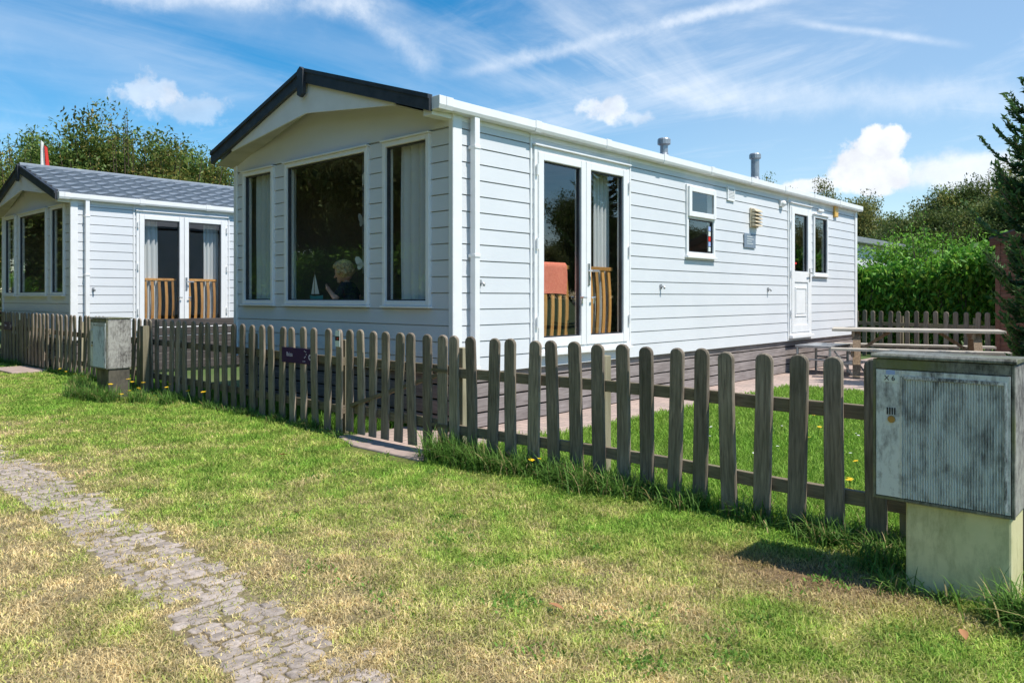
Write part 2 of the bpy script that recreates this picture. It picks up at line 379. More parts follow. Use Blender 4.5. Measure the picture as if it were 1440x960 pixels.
# ------------------------------------------------------------------ ground, turf, path, paving
m, t, b = mat('far_ground', (.09, .13, .03), .95)
tc = t.node('ShaderNodeTexCoord'); gn = t.noise(tc.outputs['Object'], .6, 6)
t.put(b.inputs['Base Color'], t.mix(t.mapr(gn, .35, .65), (.11, .13, .04), (.06, .11, .02))); M['ground'] = m
tag(MB().add([(-300, -300, 0), (400, -300, 0), (400, 400, 0), (-300, 400, 0)], [(0, 1, 2, 3)]).build('ground', M['ground'], recalc=False), kind='structure')
def path_x(y): return np.interp(y, [-2, 0, 2, 3, 4, 5.5, 7.5, 30], [1.05, 1.2, 1.39, 1.47, 1.56, 1.635, 1.665, 1.7])
PW = .175
def fence_x(y): return np.interp(y, [-3, 1.4, 1.8, 2.5, 2.9, 4.4, 5.1, 6.1, 7.5, 11, 16, 22], [4.07, 4.07, 4.08, 4.16, 4.17, 4.09, 4.08, 4.15, 4.2, 4.28, 4.33, 4.36])
def dryness(x, y):
    n = fbm(x*1.1+3, y*1.1, 4); n2 = fbm(x*4.5, y*4.5+9, 3); n3 = fbm(x*.45+20, y*.45+5, 3)
    w = (fbm(y*1.5+4, x*0+2.5, 3)-.5)*.35
    base = np.interp(x+w-path_x(y)+1.5, [-2, .9, 1.25, 1.75, 2.05, 2.5, 3.3, 3.75, 4.05], [1.14, 1.08, .88, .84, .58, .28, .19, .15, .02])
    d = base-.02+(n-.5)*1.05+(n2-.5)*.45+(n3-.5)*.5
    d = d+.22*np.exp(-(((x-2.4)/.7)**2+((y-.9)/1.1)**2))+.55*np.exp(-(((x-3.42)/.26)**2+((y-1.35)/.6)**2))
    return np.clip(d, 0, 1)
C_GREEN = np.array([.155, .275, .042]); C_MID = np.array([.285, .335, .085]); C_STRAW = np.array([.46, .375, .215]); C_BROWN = np.array([.36, .23, .12])
def turf_color(d, r):
    d = d[:, None]
    c = np.where(d < .45, C_GREEN+(C_MID-C_GREEN)*(d/.45), C_MID+(C_STRAW-C_MID)*((d-.45)/.55))
    return c*(.66+.66*r[:, None])
nx, ny = 130, 620
gx, gy = np.meshgrid(np.linspace(-3, 4.06, nx), np.linspace(-3, 26, ny))
gx, gy = gx.ravel(), gy.ravel()
V = np.stack([gx, gy, np.full_like(gx, .004)], 1)
ii = np.arange(nx*ny).reshape(ny, nx); F = np.stack([ii[:-1, :-1].ravel(), ii[:-1, 1:].ravel(), ii[1:, 1:].ravel(), ii[1:, :-1].ravel()], 1)
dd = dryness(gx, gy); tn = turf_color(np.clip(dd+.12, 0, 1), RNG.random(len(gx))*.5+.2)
bare = sstep(.62, .8, fbm(gx*2.2+11, gy*2.2, 4))[:, None]*sstep(.5, .9, dd)[:, None]
tn = tn*(1-.7*bare)+np.array([.30, .215, .14])*.7*bare
bp = np.exp(-(((gx-3.42)/.24)**2+((gy-1.35)/.55)**2))[:, None]; tn = tn*(1-.7*bp)+np.array([.30, .19, .10])*.7*bp  # same brown patch on the soil, laid where the cabinet's shadow falls
tag(np_mesh('lawn', V, F, M['turf'], tn*.52), kind='structure')  # tint scaled down to paint in shade between the blades

def blades(N, pos, h, w, tint, lean=.7, bend=True):
    """pos (N,2), h,w (N,), tint (N,3): each blade 5 verts -> quad + tri as 2 quads-ish (tri strip as 3-corner faces)"""
    ang = RNG.random(N)*2*PI; la = RNG.random(N)*2*PI; ln = lean*(.25+RNG.random(N))
    dx, dy = np.cos(ang)*w/2, np.sin(ang)*w/2; lx, ly = np.cos(la)*ln*h, np.sin(la)*ln*h
    z = np.zeros(N) if pos.shape[1] == 2 else pos[:, 2]
    px, py = pos[:, 0], pos[:, 1]
    P0 = np.stack([px-dx, py-dy, z], 1); P1 = np.stack([px+dx, py+dy, z], 1)
    mx, my, mz = px+lx*.35, py+ly*.35, z+h*.62
    P2 = np.stack([mx-dx*.8, my-dy*.8, mz], 1); P3 = np.stack([mx+dx*.8, my+dy*.8, mz], 1)
    hz = h*np.sqrt(np.clip(1-(ln*.75)**2, .12, 1))
    P4 = np.stack([px+lx, py+ly, z+np.maximum(hz, .25*h)], 1)
    V = np.stack([P0, P1, P2, P3, P4], 1).reshape(-1, 3); k = np.arange(N)*5
    F = np.concatenate([np.stack([k, k+1, k+3], 1), np.stack([k, k+3, k+2], 1), np.stack([k+2, k+3, k+4], 1)])
    sh = np.array([.85, .85, 1, 1, 1.08])
    return V, F, (tint[:, None, :]*np.ones((1, 5, 1))).reshape(-1, 3)
# short mown turf on this side of the fence, denser near the viewer
N = 1150000
r = 1.7+(RNG.random(N)**1.7)*20; a = HEAD+np.radians(RNG.uniform(-46, 46, N)); x, y = r*np.cos(a), r*np.sin(a)
ok = (x < fence_x(y)-.02) & (x > -1) & (y > -2.5)
onpath = np.abs(x-path_x(y)) < PW+.02; ok &= ~(onpath & (RNG.random(N) > .22+.5*(fbm(x*3.2, y*3.2, 3) > .56)))
slab = (x > 3.70) & (y > 4.38) & (y < 5.30); ok &= ~slab
ok &= ~((x > 3.72) & (y > 14.4) & (y < 15.2)) & ~((x > 3.58) & (x < 3.84) & (y > .57) & (y < .98))
x, y, r = x[ok], y[ok], r[ok]; d = dryness(x, y)
brown = np.exp(-(((x-3.42)/.24)**2+((y-1.35)/.55)**2))
sparse = (RNG.random(len(x)) < np.clip(1.15-.30*sstep(.55, .95, d)-.4*brown, .2, 1)); x, y, r, d, brown = x[sparse], y[sparse], r[sparse], d[sparse], brown[sparse]
n = len(x); dj = np.clip(d+(fbm(x*6+31, y*6, 3)-.5)*1.0+RNG.normal(0, .2, n), 0, 1); cl = .62+.95*fbm(x*9, y*9, 3)
tn = turf_color(dj, RNG.random(n))*(cl*1.46)[:, None]*np.array([1.03, 1., .93])
tn = tn*(1-.8*brown[:, None])+C_BROWN*(.6+.8*RNG.random((n, 1)))*.8*brown[:, None]  # dry patch in the cabinet's shadow, brown raised in place of fill light
h = RNG.uniform(.012, .044, n)*(1.2-.5*d)*(.55+.9*fbm(x*7, y*7, 3)); w = RNG.uniform(.0018, .0036, n)*(1+r/4.5)
V, F, T = blades(n, np.stack([x, y], 1), h, w, tn, 1.25)
tag(np_mesh('lawn_grass', V, F, M['grass'], T), kind='stuff')
# broad-leaved lawn weeds and clover in loose clusters
cw = []
for i in range(300):
    rr = 2.0+RNG.random()**1.5*11; aa = HEAD+math.radians(RNG.uniform(-44, 44)); cx, cy = rr*math.cos(aa), rr*math.sin(aa)
    if 1.95 < cx < float(fence_x(cy))-.25 and not (cx > 3.3 and cy < 1.2): k = RNG.integers(14, 60); cw.append(np.stack([RNG.normal(cx, .045, k), RNG.normal(cy, .055, k), np.full(k, .012)], 1))
cw = np.concatenate(cw); n = len(cw)
V, F, T = blades(n, cw, RNG.uniform(.012, .026, n), RNG.uniform(.007, .013, n), np.array([.185, .33, .06])*(.65+.7*RNG.random((n, 1))), 1.4)
tag(np_mesh('lawn_weeds', V, F, M['grass'], T), kind='stuff')
# cobbled wheel track
Vs, Fs, Ts = [], [], []; k = 0; yy = .2
while yy < 30:
    ph = RNG.uniform(.05, .078); pc = float(path_x(yy)); xx = pc-PW+RNG.uniform(-.03, .03)
    while xx < pc+PW+RNG.uniform(-.05, .0):
        pw = RNG.uniform(.06, .125); cx, cy = xx+pw/2, yy+ph/2+RNG.normal(0, .008)
        if RNG.random() > .03+.10*(fbm(np.array([cx*3.2]), np.array([cy*3.2]), 3)[0] > .58):
            nseg = 9; top = RNG.uniform(.002, .006); tx, ty = RNG.normal(0, .05, 2); jr = 1.04+RNG.normal(0, .10, nseg); ro = RNG.normal(0, .25)
            an = np.arange(nseg)*2*PI/nseg+ro+RNG.normal(0, .12, nseg); ex = np.sign(np.cos(an))*np.abs(np.cos(an))**.58*jr; ey = np.sign(np.sin(an))*np.abs(np.sin(an))**.58*jr
            for (sc, zz) in ((1.02, -.004), (1.0, top*.55), (.88, top), (.45, top+.001), (.0001, top+.0005)):
                X = cx+ex*pw/2*sc; Y = cy+ey*ph/2*sc; Vs.append(np.stack([X, Y, zz+(zz > 0)*((X-cx)*tx+(Y-cy)*ty)+.004+(RNG.normal(0, .0012, nseg) if 0 < sc < .9 else 0)], 1))
            q = np.arange(nseg); q2 = (q+1) % nseg
            for L in range(4): Fs.append(np.stack([k+L*nseg+q, k+L*nseg+q2, k+(L+1)*nseg+q2, k+(L+1)*nseg+q], 1))
            k += 5*nseg; c = np.array([.40, .335, .285])*RNG.uniform(.76, 1.12); Ts.append(np.tile(c, (5*nseg, 1)))
        xx += pw+RNG.uniform(-.004, .012)
    yy += ph+RNG.uniform(-.004, .008)
tag(np_mesh('path', np.concatenate(Vs), np.concatenate(Fs), M['stone'], np.concatenate(Ts), smooth=False), kind='structure')
# paving: strip along the long wall, terrace behind, slab under the gate
pav = MB().box(4.12, 10.6, 4.36, 5.12, -.05, .012).box(10.6, 18.2, 1.0, 5.12, -.05, .012).box(4.12, 4.86, 5.12, 5.7, -.05, .012)
tag(pav.build('patio', M['paving']), kind='structure')
tag(MB().prism([(3.83, 4.45), (4.115, 4.40), (4.115, 5.72), (4.0, 5.74), (3.84, 5.30)], lambda u, v, w: (u, v, w), -.03, .022).build('gate_step_pavement', M['concrete'], bevel=.012), kind='structure')
tag(MB().box(3.74, 4.3, 14.35, 15.6, -.03, .035).build('gate_step_pavement', M['concrete'], bevel=.012), kind='structure')
# garden turf behind the fence
nx, ny = 90, 120; gx, gy = np.meshgrid(np.linspace(4.06, 18.5, nx), np.linspace(-8, 4.36, ny)); gx, gy = gx.ravel(), gy.ravel()
ii = np.arange(nx*ny).reshape(ny, nx); F = np.stack([ii[:-1, :-1].ravel(), ii[:-1, 1:].ravel(), ii[1:, 1:].ravel(), ii[1:, :-1].ravel()], 1)
gd = np.clip(fbm(gx*.9, gy*.9, 4)*.5-.05, 0, 1)
tag(np_mesh('garden_lawn', np.stack([gx, gy, np.full_like(gx, .006)], 1), F, M['turf'], turf_color(gd, RNG.random(len(gx))*.5)*.7), kind='structure')
N = 190000; x = 4.12+(RNG.random(N)**1.4)*7.4; y = RNG.uniform(-2.2, 4.42, N); ok = (x < 10.55+RNG.normal(0, .06, N)) & (y < 4.34+RNG.normal(0, .05, N)+.0*x)
x, y = x[ok], y[ok]; n = len(x); f = fbm(x*1.3, y*1.3, 4); dj = np.clip(f*.75-.12+RNG.normal(0, .12, n), 0, 1)
long_ = sstep(5.9, 4.6, x)
tn = turf_color(dj, RNG.random(n)); lush = np.array([.21, .42, .035])*(.7+.6*RNG.random((n, 1))); tn = (tn*.5+lush*.5)*1.12
V, F, T = blades(n, np.stack([x, y], 1), RNG.uniform(.03, .075, n)*(1+1.3*long_*RNG.random(n)), RNG.uniform(.0045, .008, n)*(1+x/14), tn, .8)
tag(np_mesh('garden_grass', V, F, M['grass'], T), kind='stuff')
N = 26000; x = RNG.uniform(4.2, 4.84, N); y = RNG.uniform(5.75, 14, N)
V, F, T = blades(N, np.stack([x, y], 1), RNG.uniform(.04, .12, N), RNG.uniform(.006, .010, N), np.array([.12, .25, .03])*(.6+.8*RNG.random((N, 1))), .7)
tag(np_mesh('verge_grass', V, F, M['grass'], T), kind='stuff')
# long unmown tussocks at the foot of the fence
def long_grass(name, centres, per, hh, spread, c, ww=.007):
    P, H, Wd, T = [], [], [], []
    for (cx, cy, s) in centres:
        k = int(per*s); P.append(np.stack([RNG.normal(cx, spread*s**.5, k), RNG.normal(cy, spread*1.3*s**.5, k)], 1))
        H.append(RNG.uniform(.35, 1, k)*hh*s**.5); Wd.append(RNG.uniform(.6, 1.3, k)*ww)
        dry = (RNG.random((k, 1)) < .10); T.append(np.where(dry, np.array([.40, .33, .15]), np.array(c))*(.55+.8*RNG.random((k, 1))))
    P = np.concatenate(P); H = np.concatenate(H); Wd = np.concatenate(Wd); T = np.concatenate(T); N = len(P)
    fx = fence_x(P[:, 1]); P[:, 0] = np.where((P[:, 0] > fx-.005) & (P[:, 0] < fx+.08), fx-.01-RNG.random(N)*.05, P[:, 0])
    # arching ribbon of 4 segments
    ang = RNG.random(N)*2*PI; ca, sa = np.cos(ang), np.sin(ang); arch = RNG.uniform(.2, 1.15, N)
    V = []
    for i, tt in enumerate((0, .3, .58, .82, 1.)):
        out = arch*H*tt**1.7*.9; z = H*(tt-.52*arch*tt**2.4); wd = Wd*(1, 1, .85, .55, .08)[i]/2
        bx, by = P[:, 0]+ca*out, P[:, 1]+sa*out
        V += [np.stack([bx-sa*wd, by+ca*wd, z], 1), np.stack([bx+sa*wd, by-ca*wd, z], 1)]
    V = np.stack(V, 1).reshape(-1, 3); k = np.arange(N)*10
    F = np.concatenate([np.stack([k+2*i, k+2*i+1, k+2*i+3, k+2*i+2], 1) for i in range(4)])
    return tag(np_mesh(name, V, F, M['grass'], np.repeat(T, 10, 0)), kind='stuff')
cs = []
for y in np.arange(-1.2, 4.35, .13): cs.append((float(fence_x(y))-RNG.uniform(.0, .14), y+RNG.normal(0, .05), RNG.uniform(.08, .75)))
for y in np.arange(5.75, 14.3, .15): cs.append((float(fence_x(y))-RNG.uniform(.0, .14), y+RNG.normal(0, .03), RNG.uniform(.04, .42)))
for y in np.arange(15.9, 19.5, .2): cs.append((float(fence_x(y))-RNG.uniform(.0, .1), y, RNG.uniform(.3, .6)))
for (x, y, s) in [(4.0, 4.32, 1.7), (3.98, 4.15, 1.5), (3.96, 3.9, 1.2), (4.02, 3.6, 1.2), (4.02, 3.2, 1.1), (3.98, 3.0, 1.2), (4.0, 2.7, .9),
                  (3.50, .54, .5), (3.44, .46, 1.1), (3.40, .36, 1.2), (3.5, .98, .3), (3.50, .78, .22), (3.85, 1.15, .6), (3.92, 1.4, .7), (3.7, 1.08, .5),
                  (3.45, 10.5, 1.2), (3.46, 10.2, 1.3), (3.48, 9.95, 1.3), (3.5, 9.7, 1.2), (3.65, 10.9, 1.), (3.75, 9.4, .9), (3.9, 9.0, .8), (3.95, 12.0, 1.)]: cs.append((x, y, s))
long_grass('long_grass', cs, 270, .26, .06, (.135, .26, .05), .0065)
cs = [(float(fence_x(y))+RNG.uniform(.1, .5), y, RNG.uniform(.4, .9)) for y in np.arange(-1, 4.2, .09)]
long_grass('garden_long_grass', cs, 190, .19, .07, (.17, .38, .035))

# ------------------------------------------------------------------ static caravans
class Wall:
    """u along the wall, z up, o outwards"""
    def __init__(s, axis, c): s.axis, s.c = axis, c
    def P(s, u, z, o): return (s.c-o, u, z) if s.axis == 'y' else (u, s.c-o, z)
    def bx(s, mb, u0, u1, z0, z1, o0, o1):
        P = s.P; return mb.hexa([P(u0, z0, o0), P(u1, z0, o0), P(u1, z0, o1), P(u0, z0, o1), P(u0, z1, o0), P(u1, z1, o0), P(u1, z1, o1), P(u0, z1, o1)])
def clad(w, mb, u0, u1, z0, z1, pitch, ops):
    z = z0
    while z < z1-1e-4:
        zt = min(z+pitch, z1); cuts = sorted({z, z+.009, zt} | {c for op in ops for c in op[2:4] if z < c < zt})
        for a, b in zip(cuts[:-1], cuts[1:]):
            mid = (a+b)/2; gap = a < z+.008
            iv = [(u0, u1)]
            for (p, q, zz0, zz1) in ops:
                if zz0 < mid < zz1:
                    iv2 = []
                    for (s_, e_) in iv:
                        if q <= s_ or p >= e_: iv2.append((s_, e_)); continue
                        if p > s_: iv2.append((s_, p))
                        if q < e_: iv2.append((q, e_))
                    iv = iv2
            off = (lambda q: -.012) if gap else (lambda q: .003+.007*(zt-q)/pitch)
            for (s_, e_) in iv:
                if gap: mb.add([w.P(s_, a, -.020), w.P(e_, a, -.020), w.P(e_, b, -.020), w.P(s_, b, -.020)], [(0, 1, 2, 3)])
                else:
                    mb.add([w.P(s_, a, off(a)), w.P(e_, a, off(a)), w.P(e_, b, off(b)), w.P(s_, b, off(b))], [(0, 1, 2, 3)])
                    if b > zt-1e-6: mb.add([w.P(s_, b, off(b)), w.P(e_, b, off(b)), w.P(e_, b, -.020), w.P(s_, b, -.020)], [(0, 1, 2, 3)])
                    if abs(a-(z+.009)) < 1e-6: mb.add([w.P(s_, a, -.020), w.P(e_, a, -.020), w.P(e_, a, off(a)), w.P(s_, a, off(a))], [(0, 1, 2, 3)])
        z = zt
def pane(w, parent, u0, u1, z0, z1, o):
    mb = MB(); w.bx(mb, u0, u1, z0, z1, o, o+.004)
    # single outer sheet: one face so light and view pass once
    f = MB().add([w.P(u0, z0, o), w.P(u1, z0, o), w.P(u1, z1, o), w.P(u0, z1, o)], [(0, 1, 2, 3)])
    return f.build('pane', M['glass'], parent, recalc=False)
def frame(w, mb, u0, u1, z0, z1, fw, o0, o1, bot=None):
    bot = bot or fw
    w.bx(mb, u0, u0+fw, z0, z1, o0, o1); w.bx(mb, u1-fw, u1, z0, z1, o0, o1)
    w.bx(mb, u0+fw, u1-fw, z1-fw, z1, o0, o1-.002); w.bx(mb, u0+fw, u1-fw, z0, z0+bot, o0, o1-.002)
def window(w, root, u0, u1, z0, z1, fw=.048):
    mb = MB(); frame(w, mb, u0, u1, z0, z1, fw, -.07, .038); fr = mb.build('window', M['white'], root, bevel=.006)
    mb = MB(); frame(w, mb, u0+fw+.001, u1-fw-.001, z0+fw+.001, z1-fw-.001, .012, -.03, .012); mb.build('gasket', M['fascia'], fr)
    pane(w, fr, u0+fw, u1-fw, z0+fw, z1-fw, -.004)
    sb = MB(); w.bx(sb, u0-.015, u1+.015, z0-.022, z0-.001, -.01, .058); sb.build('sill', M['white'], fr, bevel=.004)
    sb = MB(); w.bx(sb, u0-.012, u1+.012, z1+.001, z1+.018, -.01, .06); sb.build('drip_cap', M['white'], fr, bevel=.004)
    return fr
def curtain(w, u0, u1, z0, z1, o, label, m, group=None, folds=5):
    V, Fc = [], []; nu = folds*8; rng = random.Random(int(u0*1000)); ph = [rng.uniform(-.6, .6) for _ in range(4)]
    nz = 8
    for j in range(nz+1):
        for i in range(nu+1):
            s = i/nu; zz = j/nz
            dpt = .030*math.sin(s*folds*2*PI+ph[0]+.5*math.sin(zz*2+ph[1]))+.010*math.sin(s*folds*4.3*PI+ph[2]+zz)
            V.append(w.P(u0+(u1-u0)*s*(1)+.008*math.sin(zz*3+ph[3]), z0+(z1-z0)*zz, o+dpt))
    for j in range(nz):
        for i in range(nu): k = j*(nu+1)+i; Fc.append((k, k+1, k+nu+2, k+nu+1))
    c = MB().add(V, Fc).build('curtain', m, smooth=True, recalc=False); tag(c, label, 'curtain', group); return c
def barrier(w, u0, u1, z0, z1, o, n, label):
    root = empty('slatted_barrier', w.P((u0+u1)/2, z0, o), label, 'barrier', 'slatted barriers inside the glass doors')
    mb = MB(); w.bx(mb, u0, u1, z1-.045, z1, o-.02, o+.02); mb.build('rail', M['slat'], root, bevel=.005)
    mb = MB(); w.bx(mb, u0, u1, z0, z0+.04, o-.02, o+.02); mb.build('rail', M['slat'], root, bevel=.005)
    for i in range(n):
        c = u0+(u1-u0)*(i+.5)/n; V = []
        mb = MB(); prev = None
        for j in range(9):
            tt = j/8; zz = z0+.04+(z1-z0-.085)*tt; bow = .018*math.sin(tt*PI)
            V += [w.P(c-.026+bow*.5, zz, o+.008+bow), w.P(c+.026+bow*.5, zz, o+.008+bow), w.P(c+.026+bow*.5, zz, o-.008+bow), w.P(c-.026+bow*.5, zz, o-.008+bow)]
        Fc = [(0, 1, 2, 3), (32, 33, 34, 35)]+[(4*j+a_, 4*j+(a_+1) % 4, 4*j+4+(a_+1) % 4, 4*j+4+a_) for j in range(8) for a_ in range(4)]
        mb.add(V, Fc).build('slat', M['slat'], root)
    return root
def french_door(w, root, u0, u1, um, z0, z1, handle=True):
    fw = .05; mb = MB(); frame(w, mb, u0, u1, z0, z1, fw, -.07, .034, .04); fd = mb.build('french_door', M['white'], root, bevel=.006)
    for (a, b, hinge) in ((u0+fw+.003, um-.003, 0), (um+.003, u1-fw-.003, 1)):
        lf = MB(); frame(w, lf, a, b, z0+.043, z1-fw-.003, .085, -.05, .046, .10); lf.build('door_leaf', M['white'], fd, bevel=.008)
        gk = MB(); frame(w, gk, a+.086, b-.086, z0+.144, z1-fw-.089, .012, -.02, .02); gk.build('gasket', M['fascia'], fd)
        pane(w, fd, a+.085, b-.085, z0+.143, z1-fw-.088, .004)
        hu = u0+.025 if not hinge else u1-.025
        for zz in (z0+.25, (z0+z1)/2, z1-.3):
            MB().tube([w.P(hu, zz, .052), w.P(hu, zz+.11, .052)], .013, 8).build('hinge', M['white'], fd)
    hz = z0+.85; h = MB(); w.bx(h, um+.02, um+.055, hz-.16, hz+.08, .0465, .055); h.tube([w.P(um+.037, hz, .055), w.P(um+.037, hz, .095), w.P(um+.16, hz, .10)], .011, 8)
    h.build('handle', M['chrome'], fd)
    for du in (-.055, .055):
        k = MB(); k.tube([w.P(um+du*1.9, hz-.29, .047), w.P(um+du*1.9, hz-.29, .085), w.P(um+du, hz-.295, .09)], .010, 8); k.tube([w.P(um+du*1.9, hz-.29, .07), w.P(um+du*1.9, hz-.36, .065)], .008, 6)
        k.build('door_stay', M['chrome'], fd)
    s = MB(); w.bx(s, u0-.02, u1+.02, z0-.04, z0-.002, -.02, .075); s.build('sill', M['white'], fd, bevel=.004)
    s = MB(); w.bx(s, u0-.012, u1+.012, z1+.001, z1+.018, -.01, .06); s.build('drip_cap', M['white'], fd, bevel=.004)
    return fd
def wall_hook(w, root, u, z):
    h = MB(); w.bx(h, u-.018, u+.018, z-.03, z+.03, .012, .022); h.tube([w.P(u, z, .02), w.P(u+.004, z, .05), w.P(u+.012, z-.006, .06), w.P(u+.012, z-.03, .055)], .012, 8); h.build('door_hook', M['metal'], root)

def caravan(name, label, x0, x1, y0, y1, xf, wz0, wz1, fwins, doorb, ez, rz, tiled=False, extra=()):
    root = empty(name, (x0, (y0+y1)/2, 0), label, 'mobile home')
    yr = (y0+y1)/2; fw_, lw = Wall('y', x0), Wall('x', y0); zb = .53; pitch = .151; top = ez-.10
    fops = [(a, b, wz0, wz1) for a, b in fwins]; lops = [(doorb[0], doorb[1], doorb[3], doorb[4])]+[(e[1], e[2], e[3], e[4]) for e in extra]
    # front wall: laps up to the window heads, one plain panel in the gable
    nrow = int((wz1+.06-zb)/pitch); ztop = zb+nrow*pitch
    mb = MB(); clad(fw_, mb, y0, y1, zb, ztop, pitch, fops)
    def slope(y, d=0.): return rz-.16-d-(rz-ez)*abs(y-yr)/(yr-y0+.11)
    poly = [(y0, ztop+.004), (y0, slope(y0)), (yr, slope(yr)), (y1, slope(y1)), (y1, ztop+.004)]
    op_hi = [o for o in fops if o[3] > ztop]
    if op_hi:
        mb.f = mb.f; zz = ztop+.004; wz = wz1
        edges = [y0]+[c for o in sorted(op_hi) for c in o[:2]]+[y1]
        for i in range(0, len(edges), 2): mb.add([fw_.P(edges[i], zz, .004), fw_.P(edges[i+1], zz, .004), fw_.P(edges[i+1], wz, .004), fw_.P(edges[i], wz, .004)], [(0, 1, 2, 3)])
        poly = [(y0, wz), (y0, slope(y0)), (yr, slope(yr)), (y1, slope(y1)), (y1, wz)]
    mb.prism([(u, z+(.012 if i in (0, 4) else 0)) for i, (u, z) in enumerate(poly)], lambda u, z, o: fw_.P(u, z, o), -.02, .012)
    for i in range(0, 1): fw_.bx(mb, y0, y1, poly[0][1]-.006, poly[0][1]+.013, -.03, -.024)
    mb.build('front_wall', M['clad'], root)
    mb = MB(); clad(lw, mb, x0, x1, zb, zb+pitch*16, pitch, lops)
    mb.build('side_wall', M['clad'], root)
    mb = MB().box(x0, x1, y1-.02, y1, zb, top).box(x1-.02, x1-.001, y0+.012, y1-.021, zb, top)
    mb.build('rear_wall', M['clad'], root)
    # inner lining with the same openings
    mb = MB(); d = .08
    def inner(w, u0, u1, z0, z1, ops):
        cuts = sorted({z0, z1} | {c for o in ops for c in o[2:4] if z0 < c < z1})
        for a, b in zip(cuts[:-1], cuts[1:]):
            e = sorted([(max(o[0], u0), min(o[1], u1)) for o in ops if o[2] < (a+b)/2 < o[3]]); s_ = u0
            for p, q in e+[(u1, u1)]:
                if p > s_: mb.add([w.P(s_, a, -d), w.P(p, a, -d), w.P(p, b, -d), w.P(s_, b, -d)], [(0, 1, 2, 3)])
                s_ = q
    inner(fw_, y0+d, y1-d, .66, 2.84, fops); inner(lw, x0+d, x1-d, .66, 2.84, lops)
    mb.box(x0+d, x1-.03, y0+d, y1-d, 2.841, 2.86).box(x0+d, x1-.03, y1-d, y1-d+.03, .66, 2.84).box(x1-.13, x1-.1, y0+d, y1-d, .66, 2.84).box(x0+5.2, x0+5.24, y0+d, y1-d, .66, 2.84)
    mb.build('interior_lining', M['lining'], root, recalc=False)
    MB().box(x0+.02, x1-.03, y0+.03, y1-.03, .60, .66).build('floor', M['tleg'], root)
    # skirting
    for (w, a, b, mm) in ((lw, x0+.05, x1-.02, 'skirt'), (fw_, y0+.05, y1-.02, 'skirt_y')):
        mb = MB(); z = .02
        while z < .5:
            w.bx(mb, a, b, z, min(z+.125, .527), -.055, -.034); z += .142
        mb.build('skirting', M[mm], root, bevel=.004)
    MB().box(x0+.07, x1-.05, y0+.07, y1-.05, .0, .58).build('shade_backing', M['dark'], root)  # near-black backing that paints the shade behind the skirting gaps
    # corner trims
    mb = MB(); lw.bx(mb, x0-.022, x0+.085, zb-.01, top, .004, .030); fw_.bx(mb, y0-.028, y0+.030, zb-.01, top, .018, .03); mb.build('corner_trim', M['white'], root, bevel=.004)
    mb = MB(); lw.bx(mb, x1-.085, x1+.02, zb-.01, top, .004, .030); mb.build('corner_trim', M['white'], root, bevel=.004)
    mb = MB(); fw_.bx(mb, y1-.05, y1+.02, zb-.01, top, .004, .028); mb.build('corner_trim', M['white'], root, bevel=.004)
    # windows and doors
    for a, b in fwins: window(fw_, root, a, b, wz0, wz1)
    french_door(lw, root, *doorb)
    for e in (doorb[0]-.035, doorb[1]+.035):
        mb = MB(); lw.bx(mb, e-.012, e+.012, doorb[3]-.06, top, .006, .022); mb.build('cover_strip', M['white'], root)
    # roof
    ye, yl = y0-.012, y1+.035; xr = x1+.06
    fn = lambda y, z, x: (x, y, z)
    if not tiled:
        MB().prism([(ye, ez), (yr, rz), (yl, ez), (yl, ez-.06), (yr, rz-.07), (ye, ez-.06)], fn, xf+.03, xr).build('roof', M['slate'], root)
    else:
        MB().prism([(ye, ez-.03), (yr, rz-.03), (yl, ez-.03), (yl, ez-.06), (yr, rz-.08), (ye, ez-.06)], fn, xf+.03, xr).build('roof', M['slate'], root)
        rows = 7; nxp = 330; L = xr-xf-.03; Vv = []; Ff = []
        for side in (ye, yl):
            for k in range(rows):
                base = len(Vv)
                for e in range(3):
                    for i in range(nxp+1):
                        xx = xf+.03+L*i/nxp; wv = .5+.5*math.sin(2*PI*xx/.30+k*PI*.0)
                        tt = (k+(0, 0, 1)[e])/rows; tt = min(tt, 1.)
                        y = side+(yr-side)*tt; z = ez+(rz-ez)*tt
                        dz = (-.034, .034+.034*wv, .004+.030*wv*.4)[e]; dn = (yr-side)/abs(yr-side)
                        yo = ((.03 if e == 0 else 0)-.05*wv)*dn if e < 2 else 0
                        Vv.append((xx, y+yo, z+dz))
                for e in range(2):
                    for i in range(nxp): q = base+e*(nxp+1)+i; Ff.append((q, q+1, q+nxp+2, q+nxp+1))
        MB().add(Vv, Ff).build('roof_tiles', M['slate'], root, recalc=False)
        MB().tube([(xf, yr, rz+.02), (xr, yr, rz+.02)], .05, 10).build('ridge_cap', M['slate'], root)
    # barge boards
    h = .155; ye2 = ye-.01
    mb = MB()
    for s_ in (ye2, yl+.01):
        mb.prism([(s_, ez+.02), (yr, rz+.025), (yr, rz+.025-h), (s_, ez+.02-h*.95)], fn, xf-.012, xf+.028)
        mb.prism([(s_, ez+.02), (yr, rz+.025), (yr, rz+.025-.04), (s_, ez-.02)], fn, xf-.026, xf-.013)
    mb.build('barge_board', M['fascia'], root)
    MB().prism([(yr-.055, rz+.0), (yr, rz+.035), (yr+.055, rz+.0), (yr+.055, rz-.26), (yr, rz-.29), (yr-.055, rz-.26)], fn, xf-.045, xf+.0).build('gable_finial', M['fascia'], root, bevel=.006)
    # white gusset board with a flat-arched lower edge and the soffit behind it
    fy = lambda t: yr+(t)*(yr-ye)
    zl = lambda t: rz-h+.03-(rz-ez)*abs(t)
    lowp = [(-.74, zl(.74)-.02), (0, rz-.445), (.80, zl(.8)-.02)]
    poly = [(fy(-.74), lowp[0][1])]+[(fy(0), rz-.445)]+[(fy(.80), lowp[2][1])]+[(fy(.80), zl(.8)), (fy(0), zl(0)), (fy(-.74), zl(.74))]
